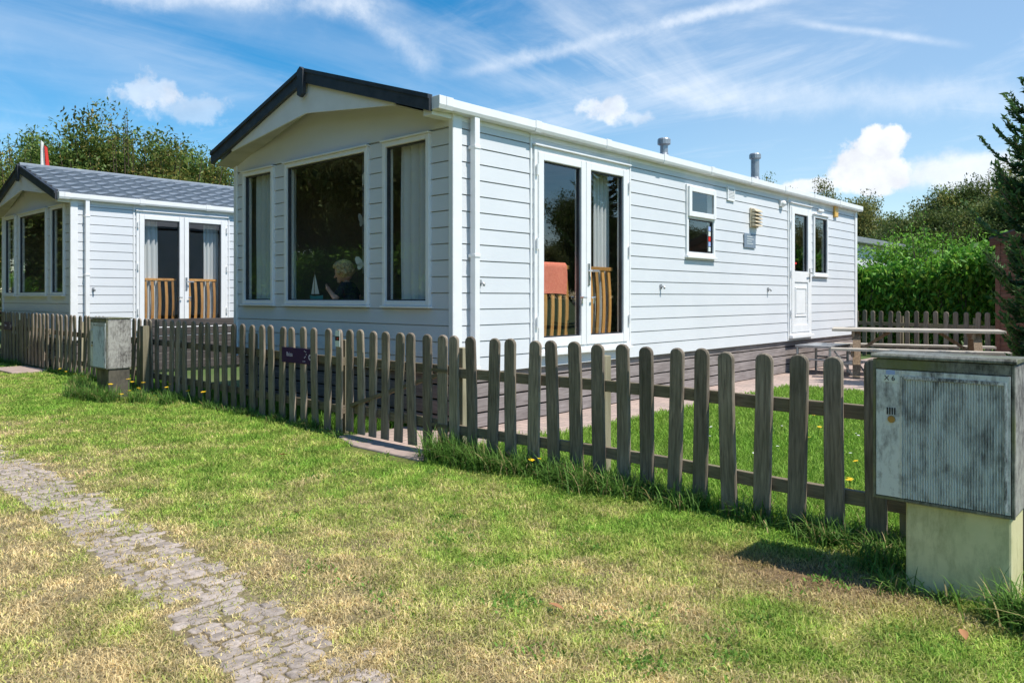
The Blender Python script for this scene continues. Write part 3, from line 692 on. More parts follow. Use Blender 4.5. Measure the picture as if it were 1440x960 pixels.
    MB().prism(poly, fn, xf+.032, xf+.05).build('gusset_board', M['white'], root)
    zs = lambda y: slope(y)-.004
    A = [(xf+.051, ye+.005, ez-.14), (xf+.051, fy(-.74), lowp[0][1]+.008), (xf+.051, fy(0), rz-.437), (xf+.051, fy(.80), lowp[2][1]+.008), (xf+.051, yl-.005, ez-.14)]
    B = [(x0-.006, y, zs(y)-.01) for (_, y, _) in A]
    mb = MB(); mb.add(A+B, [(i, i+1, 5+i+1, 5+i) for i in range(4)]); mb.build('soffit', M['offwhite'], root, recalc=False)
    MB().box(xf+.03, xr-.02, ye-.0, y0+.10, ez-.150, ez-.062).build('eaves_board', M['white'], root)
    # gutter
    gy0, gy1, gx0 = ye-.105, ye-.004, xf+.045; gz = ez-.005
    prof = [(gy0+.012, gz-.10), (gy0, gz-.07), (gy0, gz), (gy0+.012, gz), (gy0+.012, gz-.065), (gy0+.022, gz-.088), (gy1-.006, gz-.088), (gy1-.006, gz), (gy1, gz), (gy1, gz-.10)]
    g = MB().prism(prof, fn, gx0, xr+.03).build('gutter', M['white'], root, bevel=.003)
    for xx in list(np.arange(gx0+.10, xr, 1.22))+[gx0+.02]:
        MB().prism([(gy0+.006, gz-.108), (gy0-.008, gz-.07), (gy0-.008, gz+.006), (gy1, gz+.006), (gy1, gz-.108)], fn, xx-.045, xx+.045).build('gutter_joint', M['white'], g, bevel=.003)
    dx = x0+.215
    dp = MB().box(dx-.033, dx+.033, y0-.100, y0-.036, .52, gz-.098).build('downpipe', M['white'], root, bevel=.006)
    for zz in (2.62, 1.62, .58): MB().box(dx-.039, dx+.039, y0-.106, y0-.016, zz, zz+.03).build('pipe_clip', M['white'], dp, bevel=.003)
    wall_hook(lw, root, x0+.33, 1.385)
    return root, fw_, lw

wz0, wz1 = 1.17, 2.78
side_ex = [('window', 8.967, 9.747, 1.80, 2.735), ('door', 12.31, 13.20, .63, 2.79), ('window', 13.33, 14.0, 1.63, 2.68)]
home, FW, LW = caravan('mobile_home', 'white clapboard mobile home with dark gable trim behind the picket gate', 4.80, 15.53, 5.085, 9.04, 4.50, wz0, wz1,
    [(8.125, 8.836), (6.317, 7.878), (5.377, 6.075)], (5.90, 7.62, 6.758, .69, 2.79), 3.015, 3.64, False, side_ex)
nb, NFW, NLW = caravan('mobile_home', 'smaller looking white mobile home with grey tiled roof at left edge', 4.58, 14.6, 14.2, 18.12, 4.33, 1.29, 2.84,
    [(17.25, 17.955), (15.42, 17.03), (14.50, 15.19)], (5.62, 7.34, 6.48, .69, 2.79), 3.0, 3.66, True)
# details of the near home
w = LW
# two-part window: top-hung upper sash standing slightly proud
u0, u1, z0, z1 = side_ex[0][1:]
mb = MB(); frame(w, mb, u0, u1, z0, z1, .05, -.07, .034); w.bx(mb, u0+.05, u1-.05, 2.29, 2.34, -.05, .030); wf = mb.build('window', M['white'], home, bevel=.006)
mb = MB(); frame(w, mb, u0+.02, u1-.02, 2.315, z1-.02, .07, .035, .062); mb.build('opening_sash', M['white'], wf, bevel=.006)
pane(w, wf, u0+.05, u1-.05, z0+.05, 2.29, .0); pane(w, wf, u0+.09, u1-.09, 2.385, z1-.09, .045)
mb = MB(); frame(w, mb, u0+.051, u1-.051, z0+.051, 2.289, .012, -.02, .012); mb.build('gasket', M['fascia'], wf)
mb = MB(); w.bx(mb, u0-.015, u1+.015, z0-.03, z0-.001, -.01, .06); mb.build('sill', M['white'], wf, bevel=.004)
cols = [M['sticker'], M['stickerb'], M['red'], M['sticker'], M['stickerb'], M['red']]
for i in range(5):
    mb = MB(); w.bx(mb, 9.60, 9.66, 1.88+.07*i, 1.94+.07*i, .004, .006); mb.build('sticker', cols[i % 6], wf)
window(w, home, *side_ex[2][1:])
# panelled side door
u0, u1, z0, z1 = side_ex[1][1:]
mb = MB(); frame(w, mb, u0, u1, z0, z1, .05, -.07, .034, .04); sd = mb.build('door', M['white'], home, bevel=.006)
a, b = u0+.053, u1-.053
mb = MB(); frame(w, mb, a, b, z0+.043, z1-.053, .11, -.05, .046, .12); w.bx(mb, a+.11, b-.11, 1.50, 1.68, -.05, .044); w.bx(mb, a+.11, b-.11, z0+.16, 1.50, -.05, .028); mb.build('door_leaf', M['white'], sd, bevel=.007)
mb = MB(); frame(w, mb, a+.15, b-.15, .93, 1.42, .03, .029, .042); w.bx(mb, a+.20, b-.20, .98, 1.37, .029, .038); mb.build('door_panel', M['white'], sd, bevel=.006)
mb = MB(); frame(w, mb, a+.111, b-.111, 1.681, z1-.164, .012, -.02, .02); mb.build('gasket', M['fascia'], sd)
pane(w, sd, a+.11, b-.11, 1.68, z1-.163, .004)
mb = MB(); w.bx(mb, b-.075, b-.04, 1.52, 1.74, .0465, .055); mb.tube([w.P(b-.057, 1.66, .055), w.P(b-.057, 1.66, .095), w.P(b-.17, 1.66, .10)], .011); mb.build('handle', M['chrome'], sd)
mb = MB(); w.bx(mb, a+.13, a+.20, 1.72, 1.80, .007, .009); w.bx(mb, a+.14, a+.27, 1.80, 1.83, .007, .009); mb.build('sticker', M['red'], sd)
mb = MB(); w.bx(mb, u0-.02, u1+.02, z0-.05, z0-.002, -.02, .085); mb.build('sill', M['white'], sd, bevel=.004)
mb = MB(); w.bx(mb, u0-.012, u1+.012, z1+.001, z1+.018, -.01, .06); mb.build('drip_cap', M['white'], sd, bevel=.004)
for zz in (.95, 1.6, 2.4): MB().tube([w.P(u0+.02, zz, .052), w.P(u0+.02, zz+.1, .052)], .013, 8).build('hinge', M['white'], sd)
for e in (u0-.04, u1+.035):
    mb = MB(); w.bx(mb, e-.011, e+.011, .55, 2.9, .006, .022); mb.build('cover_strip', M['white'], home)
# vents, boiler outlet, plaque, lights, hooks
mb = MB(); frame(w, mb, 10.13, 10.35, 2.63, 2.83, .02, .0, .03)
for i in range(8): w.bx(mb, 10.15, 10.33, 2.652+.021*i, 2.664+.021*i, .004, .024)
mb.build('air_vent', M['white'], home)
mb = MB(); w.bx(mb, 10.86, 11.12, 2.30, 2.585, .012, .035)
for i in range(5):
    zz = 2.315+.053*i; mb.prism([(zz, .036), (zz+.045, .036), (zz+.045, .07), (zz, .115)], lambda z, o, u: w.P(u, z, o), 10.875, 11.105)
bo = mb.build('flue_terminal', M['beige'], home, bevel=.003)
mb = MB(); w.bx(mb, 10.66, 11.04, 1.985, 2.20, .016, .026); pl = mb.build('wall_plaque', M['plate'], home, bevel=.004)
mb = MB()
for i, (l_, wd_) in enumerate(((.07, .18), (.10, .22), (.075, .16), (.085, .2))): w.bx(mb, 10.72+l_*.3, 10.72+l_*.3+wd_, 2.15-.035*i, 2.158-.035*i, .0265, .0275)
mb.build('plaque_lines', M['sticker'], pl)
mb = MB(); w.bx(mb, 11.93, 12.06, 2.70, 2.80, .012, .04); mb.sphere(w.P(12.0, 2.75, .05), (.055, .045, .05), 12, 8); mb.build('outdoor_light', M['white'], home, smooth=False)
mb = MB(); w.bx(mb, 14.31, 14.47, 2.715, 2.93, .012, .05); mb.build('amber_light', M['amber'], home, bevel=.012)
mb = MB(); w.bx(mb, 13.55, 13.78, 2.76, 2.80, .012, .045); mb.build('air_vent', M['white'], home, bevel=.01)
wall_hook(w, home, 8.35, 1.384); wall_hook(w, home, 11.5, 1.372)
def zroof(y): return 3.015+(3.64-3.015)*(y-5.07)/(7.06-5.07)
for (fx, fy, ht, rr, capw) in ((10.3, 6.2, 3.69, .06, .10), (13.5, 6.2, 3.90, .075, .105)):
    f = MB().tube([(fx, fy, zroof(fy)-.06), (fx, fy, ht-.10)], rr, 16).build('flue_pipe', M['metal'], home, smooth=False)
    MB().tube([(fx, fy, zroof(fy)-.02), (fx, fy, zroof(fy)+.10)], [rr*1.6, rr*1.05], 16).build('flashing', M['metal'], f)
    MB().tube([(fx, fy, ht-.115), (fx, fy, ht-.09), (fx, fy, ht-.02), (fx, fy, ht)], [rr*.9, capw, capw, capw*.85], 16).build('flue_cowl', M['metal'], f)

# things inside the homes
curtain(FW, 8.33, 8.76, 1.1, 2.74, -.115, 'pale net curtain in the narrow left front window of the near home', M['curtain_green'], folds=4)
curtain(FW, 8.88, 9.03, 1.1, 2.74, -.115, 'pale curtain strip at the far left side of the narrow left front window', M['curtain_green'], folds=3)
curtain(FW, 7.86, 8.05, 1.1, 2.74, -.115, 'gathered pale curtain at left end of the wide front window', M['curtain_green'], folds=3)
curtain(FW, 5.50, 5.96, 1.1, 2.76, -.115, 'grey curtain gathered at right of the right front window', M['curtain'], folds=4)
curtain(FW, 6.10, 6.20, 1.1, 2.76, -.115, 'thin curtain edge at left of the right front window', M['curtain_green'], folds=2)
curtain(LW, 7.18, 7.50, .78, 2.70, -.19, 'grey curtain hanging behind the right leaf of the near glass doors', M['curtain'], folds=4)
barrier(LW, 6.05, 6.66, .72, 1.60, -.13, 5, 'orange slatted barrier with salmon towel behind left leaf of near glass doors')
barrier(LW, 6.87, 7.48, .72, 1.60, -.13, 5, 'bare orange slatted barrier behind right leaf of near glass doors')
curtain(NLW, 5.72, 6.08, .78, 2.70, -.19, 'white curtain behind the left leaf of the far home glass doors', M['curtain'], folds=4)
curtain(NLW, 6.95, 7.25, .78, 2.70, -.19, 'white curtain behind the right leaf of the far home glass doors', M['curtain'], folds=4)
barrier(NLW, 5.77, 6.40, .72, 1.60, -.13, 5, 'slatted barrier behind left leaf of the far home glass doors')
barrier(NLW, 6.58, 7.20, .72, 1.60, -.13, 5, 'slatted barrier behind right leaf of the far home glass doors')
for (a, b, l) in ((17.65, 17.9, 'green grey curtain in leftmost front window of the far home'), (15.5, 15.9, 'green grey curtain at right of the far home wide front window'), (14.55, 14.85, 'green grey curtain in the right front window of the far home')):
    curtain(NFW, a, b, 1.2, 2.8, -.115, l, M['curtain_green'], folds=4)
# towel folded over the left barrier
V, Fc = [], []; nu, nv = 24, 22; prof = [(.0, 1.33)]
path = [(-.10, 1.28+.0), (-.105, 1.62), (-.125, 1.632), (-.145, 1.62), (-.150, 1.30)]
def along(tt):
    L = [0]
    for p, q in zip(path[:-1], path[1:]): L.append(L[-1]+math.hypot(q[0]-p[0], q[1]-p[1]))
    s = tt*L[-1]
    for i in range(len(path)-1):
        if s <= L[i+1]+1e-9:
            f = (s-L[i])/(L[i+1]-L[i]); return (path[i][0]+(path[i+1][0]-path[i][0])*f, path[i][1]+(path[i+1][1]-path[i][1])*f)
for j in range(nv+1):
    o_, z_ = along(j/nv)
    for i in range(nu+1):
        s = i/nu; wv = .006*math.sin(s*9+1.3)*max(0, min(1, (1.60-z_)*5))
        V.append(LW.P(6.08+.52*s+.01*math.sin(z_*14), z_+.012*math.sin(s*3.0)*(1.6-z_)*3, o_+wv+(.004 if j < nv/2 else -.004)))
for j in range(nv):
    for i in range(nu): k = j*(nu+1)+i; Fc.append((k, k+1, k+nu+2, k+nu+1))
tw = MB().add(V, Fc).build('towel', M['towel'], smooth=True, recalc=False); tag(tw, 'salmon towel hung over the slatted barrier behind glass doors', 'towel')
sf = empty('sofa', (5.3, 7.0, .66), 'long cushioned bench sofa under the near front windows', 'sofa')
MB().box(4.90, 5.60, 5.9, 8.9, .661, .86).build('base', M['tleg'], sf, bevel=.01)
MB().box(4.90, 5.62, 5.9, 8.9, .861, .99).build('seat_cushion', M['bluegrey'], sf, bevel=.04)
MB().box(4.895, 5.02, 5.9, 8.9, .991, 1.14).build('backrest', M['bluegrey'], sf, bevel=.03)
ac = empty('car_reflection_block', (6.3, 6.3, .66), 'blue grey rounded form added for a car reflection in the near glass doors', 'car_reflection_block')  # armchair form added to stand in for a parked car's reflection
MB().box(6.0, 6.75, 5.95, 6.65, .70, 1.12).build('seat', M['bluegrey'], ac, bevel=.08, segs=4)
MB().prism([(6.0, 1.0), (6.0, 1.52), (6.08, 1.62), (6.3, 1.68), (6.55, 1.67), (6.72, 1.60), (6.78, 1.5), (6.78, 1.0)], lambda u, z, y: (u, y, z), 5.72, 5.94).build('backrest', M['bluegrey'], ac, bevel=.06, segs=4)
# toy sailing boat on the inner window ledge
tb = empty('toy_sailboat', (4.96, 7.40, 1.22), 'toy sailing boat with white sail on the wide front window ledge', 'toy boat')
hull = []
mb = MB(); n = 9
for j, (zz, k) in enumerate(((0, .55), (.055, 1.))):
    for i in range(n): s = i/(n-1)*2-1; hull.append((4.96-.045*k*(1-s*s)**.7, 7.40+.17*s*(.85+.15*k), 1.22+zz+.02*abs(s)**3*j))
    for i in range(n-2, 0, -1): s = i/(n-1)*2-1; hull.append((4.96+.045*k*(1-s*s)**.7, 7.40+.17*s*(.85+.15*k), 1.22+zz+.02*abs(s)**3*j))
q = 2*n-2; mb.add(hull, [tuple(reversed(range(q))), tuple(range(q, 2*q))]+[(i, (i+1) % q, q+(i+1) % q, q+i) for i in range(q)]); mb.build('hull', M['teal'], tb)
MB().tube([(4.96, 7.45, 1.26), (4.96, 7.45, 1.66)], .006, 8).build('mast', M['tleg'], tb)
MB().prism([(7.44, 1.31), (7.44, 1.60), (7.33, 1.31)], lambda y, z, x: (x, y, z), 4.957, 4.963).build('sail', M['whitepetal'], tb)
MB().prism([(7.46, 1.31), (7.46, 1.56), (7.53, 1.31)], lambda y, z, x: (x, y, z), 4.957, 4.963).build('sail', M['whitepetal'], tb)
MB().box(4.82, 5.02, 6.33, 7.86, 1.185, 1.215).build('window_ledge', M['white'], home)
tb.scale = (.78, .78, .78); tb.location = (4.95, 7.50, 1.217)
# hanging butterflies at the right of the wide window
hm = empty('butterfly_mobile', (4.92, 6.59, 2.74), 'string of three white paper butterflies in the wide front window', 'mobile')
MB().tube([(4.92, 6.59, 2.74), (4.92, 6.59, 1.50)], .002, 5).build('string', M['white'], hm)
for k, zz in enumerate((2.48, 2.05, 1.60)):
    mb = MB(); rot = .5+k*.8
    for s in (-1, 1):
        for (dz, ln, wd_) in ((.05, .085, .05), (-.035, .06, .04)):
            pts = []
            for i in range(8):
                t_ = 2*PI*i/8; u_ = ln*.5*(1+math.cos(t_)); v_ = wd_*math.sin(t_)+dz*u_/ln
                pts.append((4.92+s*u_*math.sin(rot), 6.59+s*u_*math.cos(rot), zz+v_))
            mb.add(pts, [tuple(range(8))])
    mb.build('butterfly', M['whitepetal'], hm, recalc=False)

# ------------------------------------------------------------------ child at the window: one body surface
def remesh(o, vox, smooth_it=4):
    r_ = o.modifiers.new('remesh', 'REMESH'); r_.mode = 'VOXEL'; r_.voxel_size = vox; r_.use_smooth_shade = True
    s_ = o.modifiers.new('smooth', 'SMOOTH'); s_.factor = .5; s_.iterations = smooth_it; return o
kid = empty('person', (5.05, 6.98, .99), 'blond curly haired child in navy shirt sitting behind the wide window', 'person')
fwd = Vector((-.62, .78, 0)).normalized(); sid = Vector((fwd.y, -fwd.x, 0)); up = Vector((0, 0, 1)); O = Vector((5.05, 6.98, 0))
def K(f, s, z): return O+fwd*f+sid*s+up*z      # forward, to the child's right, height
leg_dir = Vector((.10, 1, 0)).normalized(); leg_side = Vector((leg_dir.y, -leg_dir.x, 0))
def KL(f, s, z): return O+leg_dir*f+leg_side*s+up*z
B = MB()
B.cap(K(0, -.06, 1.07), K(0, .06, 1.07), .085, .085).cap(K(.0, 0, 1.08), K(.03, 0, 1.30), .095, .10).cap(K(.03, -.05, 1.335), K(.03, .05, 1.335), .075, .075)
B.cap(K(.04, -.11, 1.375), K(.04, .11, 1.375), .038, .038).cap(K(.045, 0, 1.39), K(.06, 0, 1.44), .038, .034)
hd = K(.085, 0, 1.535)
def headfn(v):
    d = v-hd; f = d.dot(fwd); z = d.z; s = d.dot(sid)
    if z < -.02: s *= 1-(-.02-z)*2.0
    return hd+fwd*(f+(-.015 if z < -.06 and f < 0 else 0))+sid*s+up*z
B.sphere(hd, (.094, .094, .112), 24, 16, headfn)
tilt = Vector((fwd.x, fwd.y, -.45)).normalized()
B.cap(hd+tilt*.094+up*.0, hd+tilt*.107-up*.022, .009, .012, 10)                                  # nose
B.cap(hd+tilt*.070-up*.062-sid*.018, hd+tilt*.070-up*.062+sid*.018, .010, .010, 8)                # lips
B.cap(hd+tilt*.05-up*.085, hd+tilt*.055-up*.088, .024, .020, 10)                                  # chin
for s in (-1, 1): B.sphere(hd+sid*s*.092-fwd*.01-up*.01, (.016, .016, .026), 10, 8)               # ears
def hand(wr, dr, across, nrm, r=.0085):
    dr, across, nrm = dr.normalized(), across.normalized(), nrm.normalized()
    B.cap(wr, wr+dr*.03, .021, .024).cap(wr+dr*.03-across*.012, wr+dr*.045+across*.012, .016, .016)
    for i, ln in enumerate((.042, .048, .045, .034)):
        a_ = wr+dr*.05+across*(i-1.5)*.0155; b_ = a_+dr*ln*.5+nrm*.004; c_ = b_+dr*ln*.42+nrm*ln*.32
        B.cap(a_, b_, .0072, .0066, 8).cap(b_, c_, .0066, .0056, 8)
    a_ = wr+dr*.015-across*.022; b_ = a_+dr*.024-across*.018+nrm*.006; B.cap(a_, b_, .009, .008, 8).cap(b_, b_+dr*.022+nrm*.010, .008, .0065, 8)
# left arm: elbow out on the ledge, forearm raised in front; right arm bent down beside the body
sl_, el_, wl_ = K(.04, -.135, 1.37), K(.12, -.19, 1.24), K(.215, -.11, 1.33)
B.cap(sl_, el_, .037, .030).cap(el_, wl_, .030, .021); hand(wl_, (wl_-el_)+up*.03, sid, -fwd*.4+sid*.8)
sr_, er_, wr_ = K(.03, .135, 1.37), K(-.03, .215, 1.25), K(.10, .185, 1.17)
B.cap(sr_, er_, .037, .030).cap(er_, wr_, .030, .021); hand(wr_, (wr_-er_), sid*-1, -up)
for s in (-1, 1):
    B.cap(K(0, s*.06, 1.06), KL(.27, s*.08, 1.075), .068, .048).cap(KL(.27, s*.08, 1.075), KL(.50, s*.07, 1.03), .046, .030)
    B.cap(KL(.50, s*.07, 1.02), KL(.515, s*.075, 1.10), .026, .020)
body = remesh(B.build('body', M['skin'], kid, smooth=True), .0048, 3)
T = MB(); T.cap(K(.0, 0, 1.06), K(.03, 0, 1.30), .108, .112).cap(K(.03, -.055, 1.335), K(.03, .055, 1.335), .086, .086).cap(K(.04, -.115, 1.372), K(.04, .115, 1.372), .047, .047)
T.cap(sl_, sl_+(el_-sl_)*.62, .047, .045).cap(sr_, sr_+(er_-sr_)*.62, .047, .045)
remesh(T.build('shirt', M['navy'], kid, smooth=True), .007, 3)
S = MB(); S.cap(K(0, -.06, 1.065), K(0, .06, 1.065), .098, .098)
for s in (-1, 1): S.cap(K(0, s*.062, 1.062), KL(.22, s*.078, 1.075), .080, .066)
remesh(S.build('shorts', M['bluegrey'], kid, smooth=True), .007, 3)
Hh = MB(); hr = random.Random(3)
for i in range(190):
    th = math.acos(1-hr.random()*1.25); ph = hr.random()*2*PI
    dv = Vector((math.sin(th)*math.cos(ph), math.sin(th)*math.sin(ph), math.cos(th)))
    if dv.dot(fwd) > .45 and dv.z < .42: continue
    rr = hr.uniform(.013, .030); c_ = hd+Vector((dv.x*.100, dv.y*.100, dv.z*.116))
    Hh.sphere(c_, rr, 8, 6)
Hh.sphere(hd+up*.012-fwd*.012, (.100, .100, .111), 18, 12)
hair = Hh.build('hair', M['hair'], kid, smooth=True); hair_keep = hair
for s in (-1, 1): MB().sphere(hd+tilt*.084+sid*s*.032+up*.012, .011, 10, 8).build('eye', M['black'], kid, smooth=True)

# ------------------------------------------------------------------ picket fences and gates
def picket_mesh(hh, wd=.102, th=.024, seed=0):
    rg = random.Random(seed); r_ = wd/2; n = 12; mb = MB()
    out = [(-r_, 0), (r_, 0)]
    for zz in (hh*.25, hh*.5, hh*.72): out.append((r_+rg.uniform(-.002, .002), zz))
    out += [(r_*math.cos(PI*i/n), hh-r_*.85+r_*.85*math.sin(PI*i/n)) for i in range(n+1)]
    for zz in (hh*.72, hh*.5, hh*.25): out.append((-r_+rg.uniform(-.002, .002), zz))
    k = len(out); c = (0, hh*.5)
    ins = [(u*(1-.007/r_), c[1]+(z-c[1])*(1-.007/(hh/2))) for u, z in out]
    bow = rg.uniform(-.006, .006)
    f = lambda u, z, x: (x+bow*math.sin(PI*z/hh), u, z)
    V = [f(u, z, -th) for u, z in ins]+[f(u, z, -th+.007) for u, z in out]+[f(u, z, -.006) for u, z in out]+[f(u, z, 0) for u, z in ins]
    F = [tuple(reversed(range(k))), tuple(range(3*k, 4*k))]
    for L in range(3): F += [(L*k+i, L*k+(i+1) % k, (L+1)*k+(i+1) % k, (L+1)*k+i) for i in range(k)]
    o = mb.add(V, F).build('picket', M['picket'])
    me = o.data; bpy.data.objects.remove(o); return me
PM = [picket_mesh(.97, .100+.002*(i % 3), seed=i) for i in range(6)]
frng = random.Random(11)
def add_pickets(root, ys, z0, ztop):
    for y in ys:
        o = bpy.data.objects.new('picket', frng.choice(PM)); COL.objects.link(o); o.parent = root
        x = float(fence_x(y)); zz = z0+frng.uniform(-.006, .006); sc = (np.interp(y, [-2, 2.5, 6, 20], ztop)-zz)/.97+frng.uniform(-.006, .006)
        dxy = float(fence_x(y+.1)-fence_x(y-.1))/.2
        o.location = Vector((x, y, zz))-root.location; o.scale = (1, 1, sc); o.rotation_euler = (math.radians(frng.gauss(0, .95)), math.radians(frng.gauss(0, .6)), -math.atan(dxy))
def add_rail(root, ya, yb, z, hgt=.075, th=.034):
    ys = np.linspace(ya, yb, max(2, int(abs(yb-ya)/.6)+1)); mb = MB(); V = []
    for y in ys:
        x = float(fence_x(y))+.003; V += [(x, y, z-hgt/2), (x+th, y, z-hgt/2), (x+th, y, z+hgt/2), (x, y, z+hgt/2)]
    n = len(ys); F = [(3, 2, 1, 0), tuple(4*(n-1)+i for i in range(4))]+[(4*j+a_, 4*j+(a_+1) % 4, 4*j+4+(a_+1) % 4, 4*j+4+a_) for j in range(n-1) for a_ in range(4)]
    mb.add(V, F).build('rail', M['rail'], root, bevel=.004)
def add_post(root, y, h=.86, s=.075, m='post'):
    x = float(fence_x(y))+.040; MB().box(x, x+s, y-s/2, y+s/2, -.05, h).build('post', M[m], root, bevel=.006)
def fence(label, ys, rails, posts, ztop=(.945, .945, .96, .985)):
    root = empty('picket_fence', (float(fence_x(ys[0])), ys[0], 0), label, 'fence', None)
    add_pickets(root, ys, .0, ztop)
    for (a, b) in rails: add_rail(root, a, b, .665); add_rail(root, a, b, .225)
    for y in posts: add_post(root, y)
    return root
ysA = [4.308, 4.126, 3.932, 3.746, 3.542, 3.361, 3.169, 2.99, 2.80, 2.62, 2.42, 2.235, 2.03, 1.83, 1.635, 1.43]+[1.225-.205*i for i in range(14)]
fence('grey brown picket fence running right from the gate past the utility cabinet', ysA, [(-1.5, 4.36)], [4.31, 3.02, 1.1, -.7])
ysB = [5.88+.208*i for i in range(41)]
fB = fence('long grey brown picket fence left of the gate carrying the purple sign', ysB, [(5.84, 14.3)], [5.9, 7.7, 9.6, 11.4, 13.1, 14.2])
ysC = [16.02+.205*i for i in range(20)]
fence('picket fence piece beyond the far gate at the left edge', ysC, [(15.98, 20)], [16.05, 18, 19.8])
def gate(label, ys):
    g = empty('picket_gate', (float(fence_x(ys[0])), ys[0], .05), label, 'gate')
    add_pickets(g, ys, .05, (.95, .95, .965, .985)); a, b = min(ys)-.05, max(ys)+.05
    add_rail(g, a, b, .68); add_rail(g, a, b, .25)
    x = float(fence_x((a+b)/2))+.004; MB().bar((x+.02, b-.1, .29), (x+.02, a+.12, .64), .028, .07, (1, 0, 0)).build('brace', M['rail'], g)
    for z in (.68, .25): MB().box(x-.03, x-.026, a-.02, a+.16, z-.012, z+.012).build('hinge', M['rail'], g)
gate('closed picket gate above the concrete step left of the near home corner', [4.434, 4.614, 4.794, 4.973, 5.152, 5.338, 5.511, 5.70])
gate('distant picket gate in front of the far home', [14.5+.2*i for i in range(8)])
# back fence beyond the table
A, Bv = Vector((17.75, 6.3, 0)), Vector((15.9, 1.85, 0)); dv = (Bv-A); n = int(dv.length/.205); ang = math.atan2(dv.y, dv.x)-PI/2
bf = empty('picket_fence', A, 'back picket fence between the terrace and the tall green hedge', 'fence')
for i in range(n+1):
    o = bpy.data.objects.new('picket', frng.choice(PM)); COL.objects.link(o); o.parent = bf; o.location = dv*(i/n)+Vector((0, 0, .0)); o.rotation_euler = (math.radians(frng.gauss(0, .6)), 0, ang); o.scale = (1, 1, 1.0+frng.uniform(-.008, .008))
nrm = Vector((dv.y, -dv.x, 0)).normalized(); nrm = nrm if nrm.x > 0 else -nrm
for z in (.69, .22): MB().bar(A+nrm*.02+up*z, Bv+nrm*.02+up*z, .034, .075).build('rail', M['rail'], bf, bevel=.004)
for f_ in (.02, .35, .68, .98): p = A+dv*f_+nrm*.08; MB().box(p.x-.04, p.x+.04, p.y-.04, p.y+.04, 0, .86).build('post', M['post'], bf)

# ------------------------------------------------------------------ signs on the fence
def text_obj(name, s, size, m, loc, rot, parent, depth=.0008):
    c = bpy.data.curves.new(name, 'FONT'); c.body = s; c.size = size; c.extrude = depth; c.align_x = 'CENTER'; c.align_y = 'CENTER'
    o = bpy.data.objects.new(name, c); COL.objects.link(o); dg = bpy.context.evaluated_depsgraph_get()
    me = bpy.data.meshes.new_from_object(o.evaluated_get(dg)); bpy.data.objects.remove(o)
    me.materials.clear(); me.materials.append(m); o = bpy.data.objects.new(name, me); COL.objects.link(o); o.parent = parent; o.location = loc; o.rotation_euler = rot; return o
FACE = (PI/2, 0, -PI/2)          # readable from the track (facing -X)
def house_sign(y0, y1, z0, z1, label, word):
    yc, zc = (y0+y1)/2, (z0+z1)/2; x = float(fence_x(yc))-.030
    s = empty('house_sign', (x, yc, zc), label, 'sign')
    MB().box(x-.006, x, y0, y1, z0, z1).build('panel', M['purple'], s, bevel=.002)
    wdt = y1-y0; text_obj('name_text', word, .062, M['lilac'], (-.0075, wdt*.24, .008), FACE, s)
    mb = MB(); cy, cz = yc-wdt*.42, zc-.005
    for i in range(10):
        a_ = 2*PI*i/10; b_ = 2*PI*(i+1)/10
        mb.add([(x-.0075, cy+math.cos(t_)*r_, cz+math.sin(t_)*r_) for t_, r_ in ((a_, .014), (a_, .030), (b_, .030), (b_, .014))], [(0, 1, 2, 3)])
    mb.build('emblem_ring', M['lilac'], s, recalc=False)
    mb = MB(); rg = random.Random(2)
    for (u_, v_) in ((-.28, .045), (-.24, .052), (-.27, -.002), (-.24, -.012), (-.25, -.048), (-.20, -.05), (-.3, .02)):
        mb.prism([(yc+wdt*u_+.007*math.cos(2*PI*i/6), zc+v_+.006*math.sin(2*PI*i/6)) for i in range(6)], lambda y, z, xx: (xx, y, z), x-.0075, x-.006)
    mb.build('emblem_dots', M['lilac'], s, recalc=False)
house_sign(6.32, 6.87, .605, .755, 'purple house sign with pale lettering on fence left of the near gate', 'Ibiza')
house_sign(16.5, 17.0, .64, .79, 'purple house sign on the fence at the far left edge', 'Ibiza')
x = float(fence_x(5.88))-.027; nt_ = empty('number_tag', (x, 5.88, .86), 'small white and black number tag on the tall gate-side picket', 'tag')
MB().box(x-.004, x, 5.845, 5.915, .80, .945).build('plate', M['sticker'], nt_); MB().box(x-.0055, x-.0042, 5.846, 5.914, .855, .895).build('black_band', M['black'], nt_)
MB().box(x-.0065, x-.0056, 5.866, 5.886, .868, .882).build('red_mark', M['red'], nt_)
x = float(fence_x(16.02))-.027; MB_ = MB().box(x-.004, x, 15.985, 16.055, .84, .97).build('number_tag', M['sticker']); tag(MB_, 'small pale number tag on picket beside the far gate', 'tag')

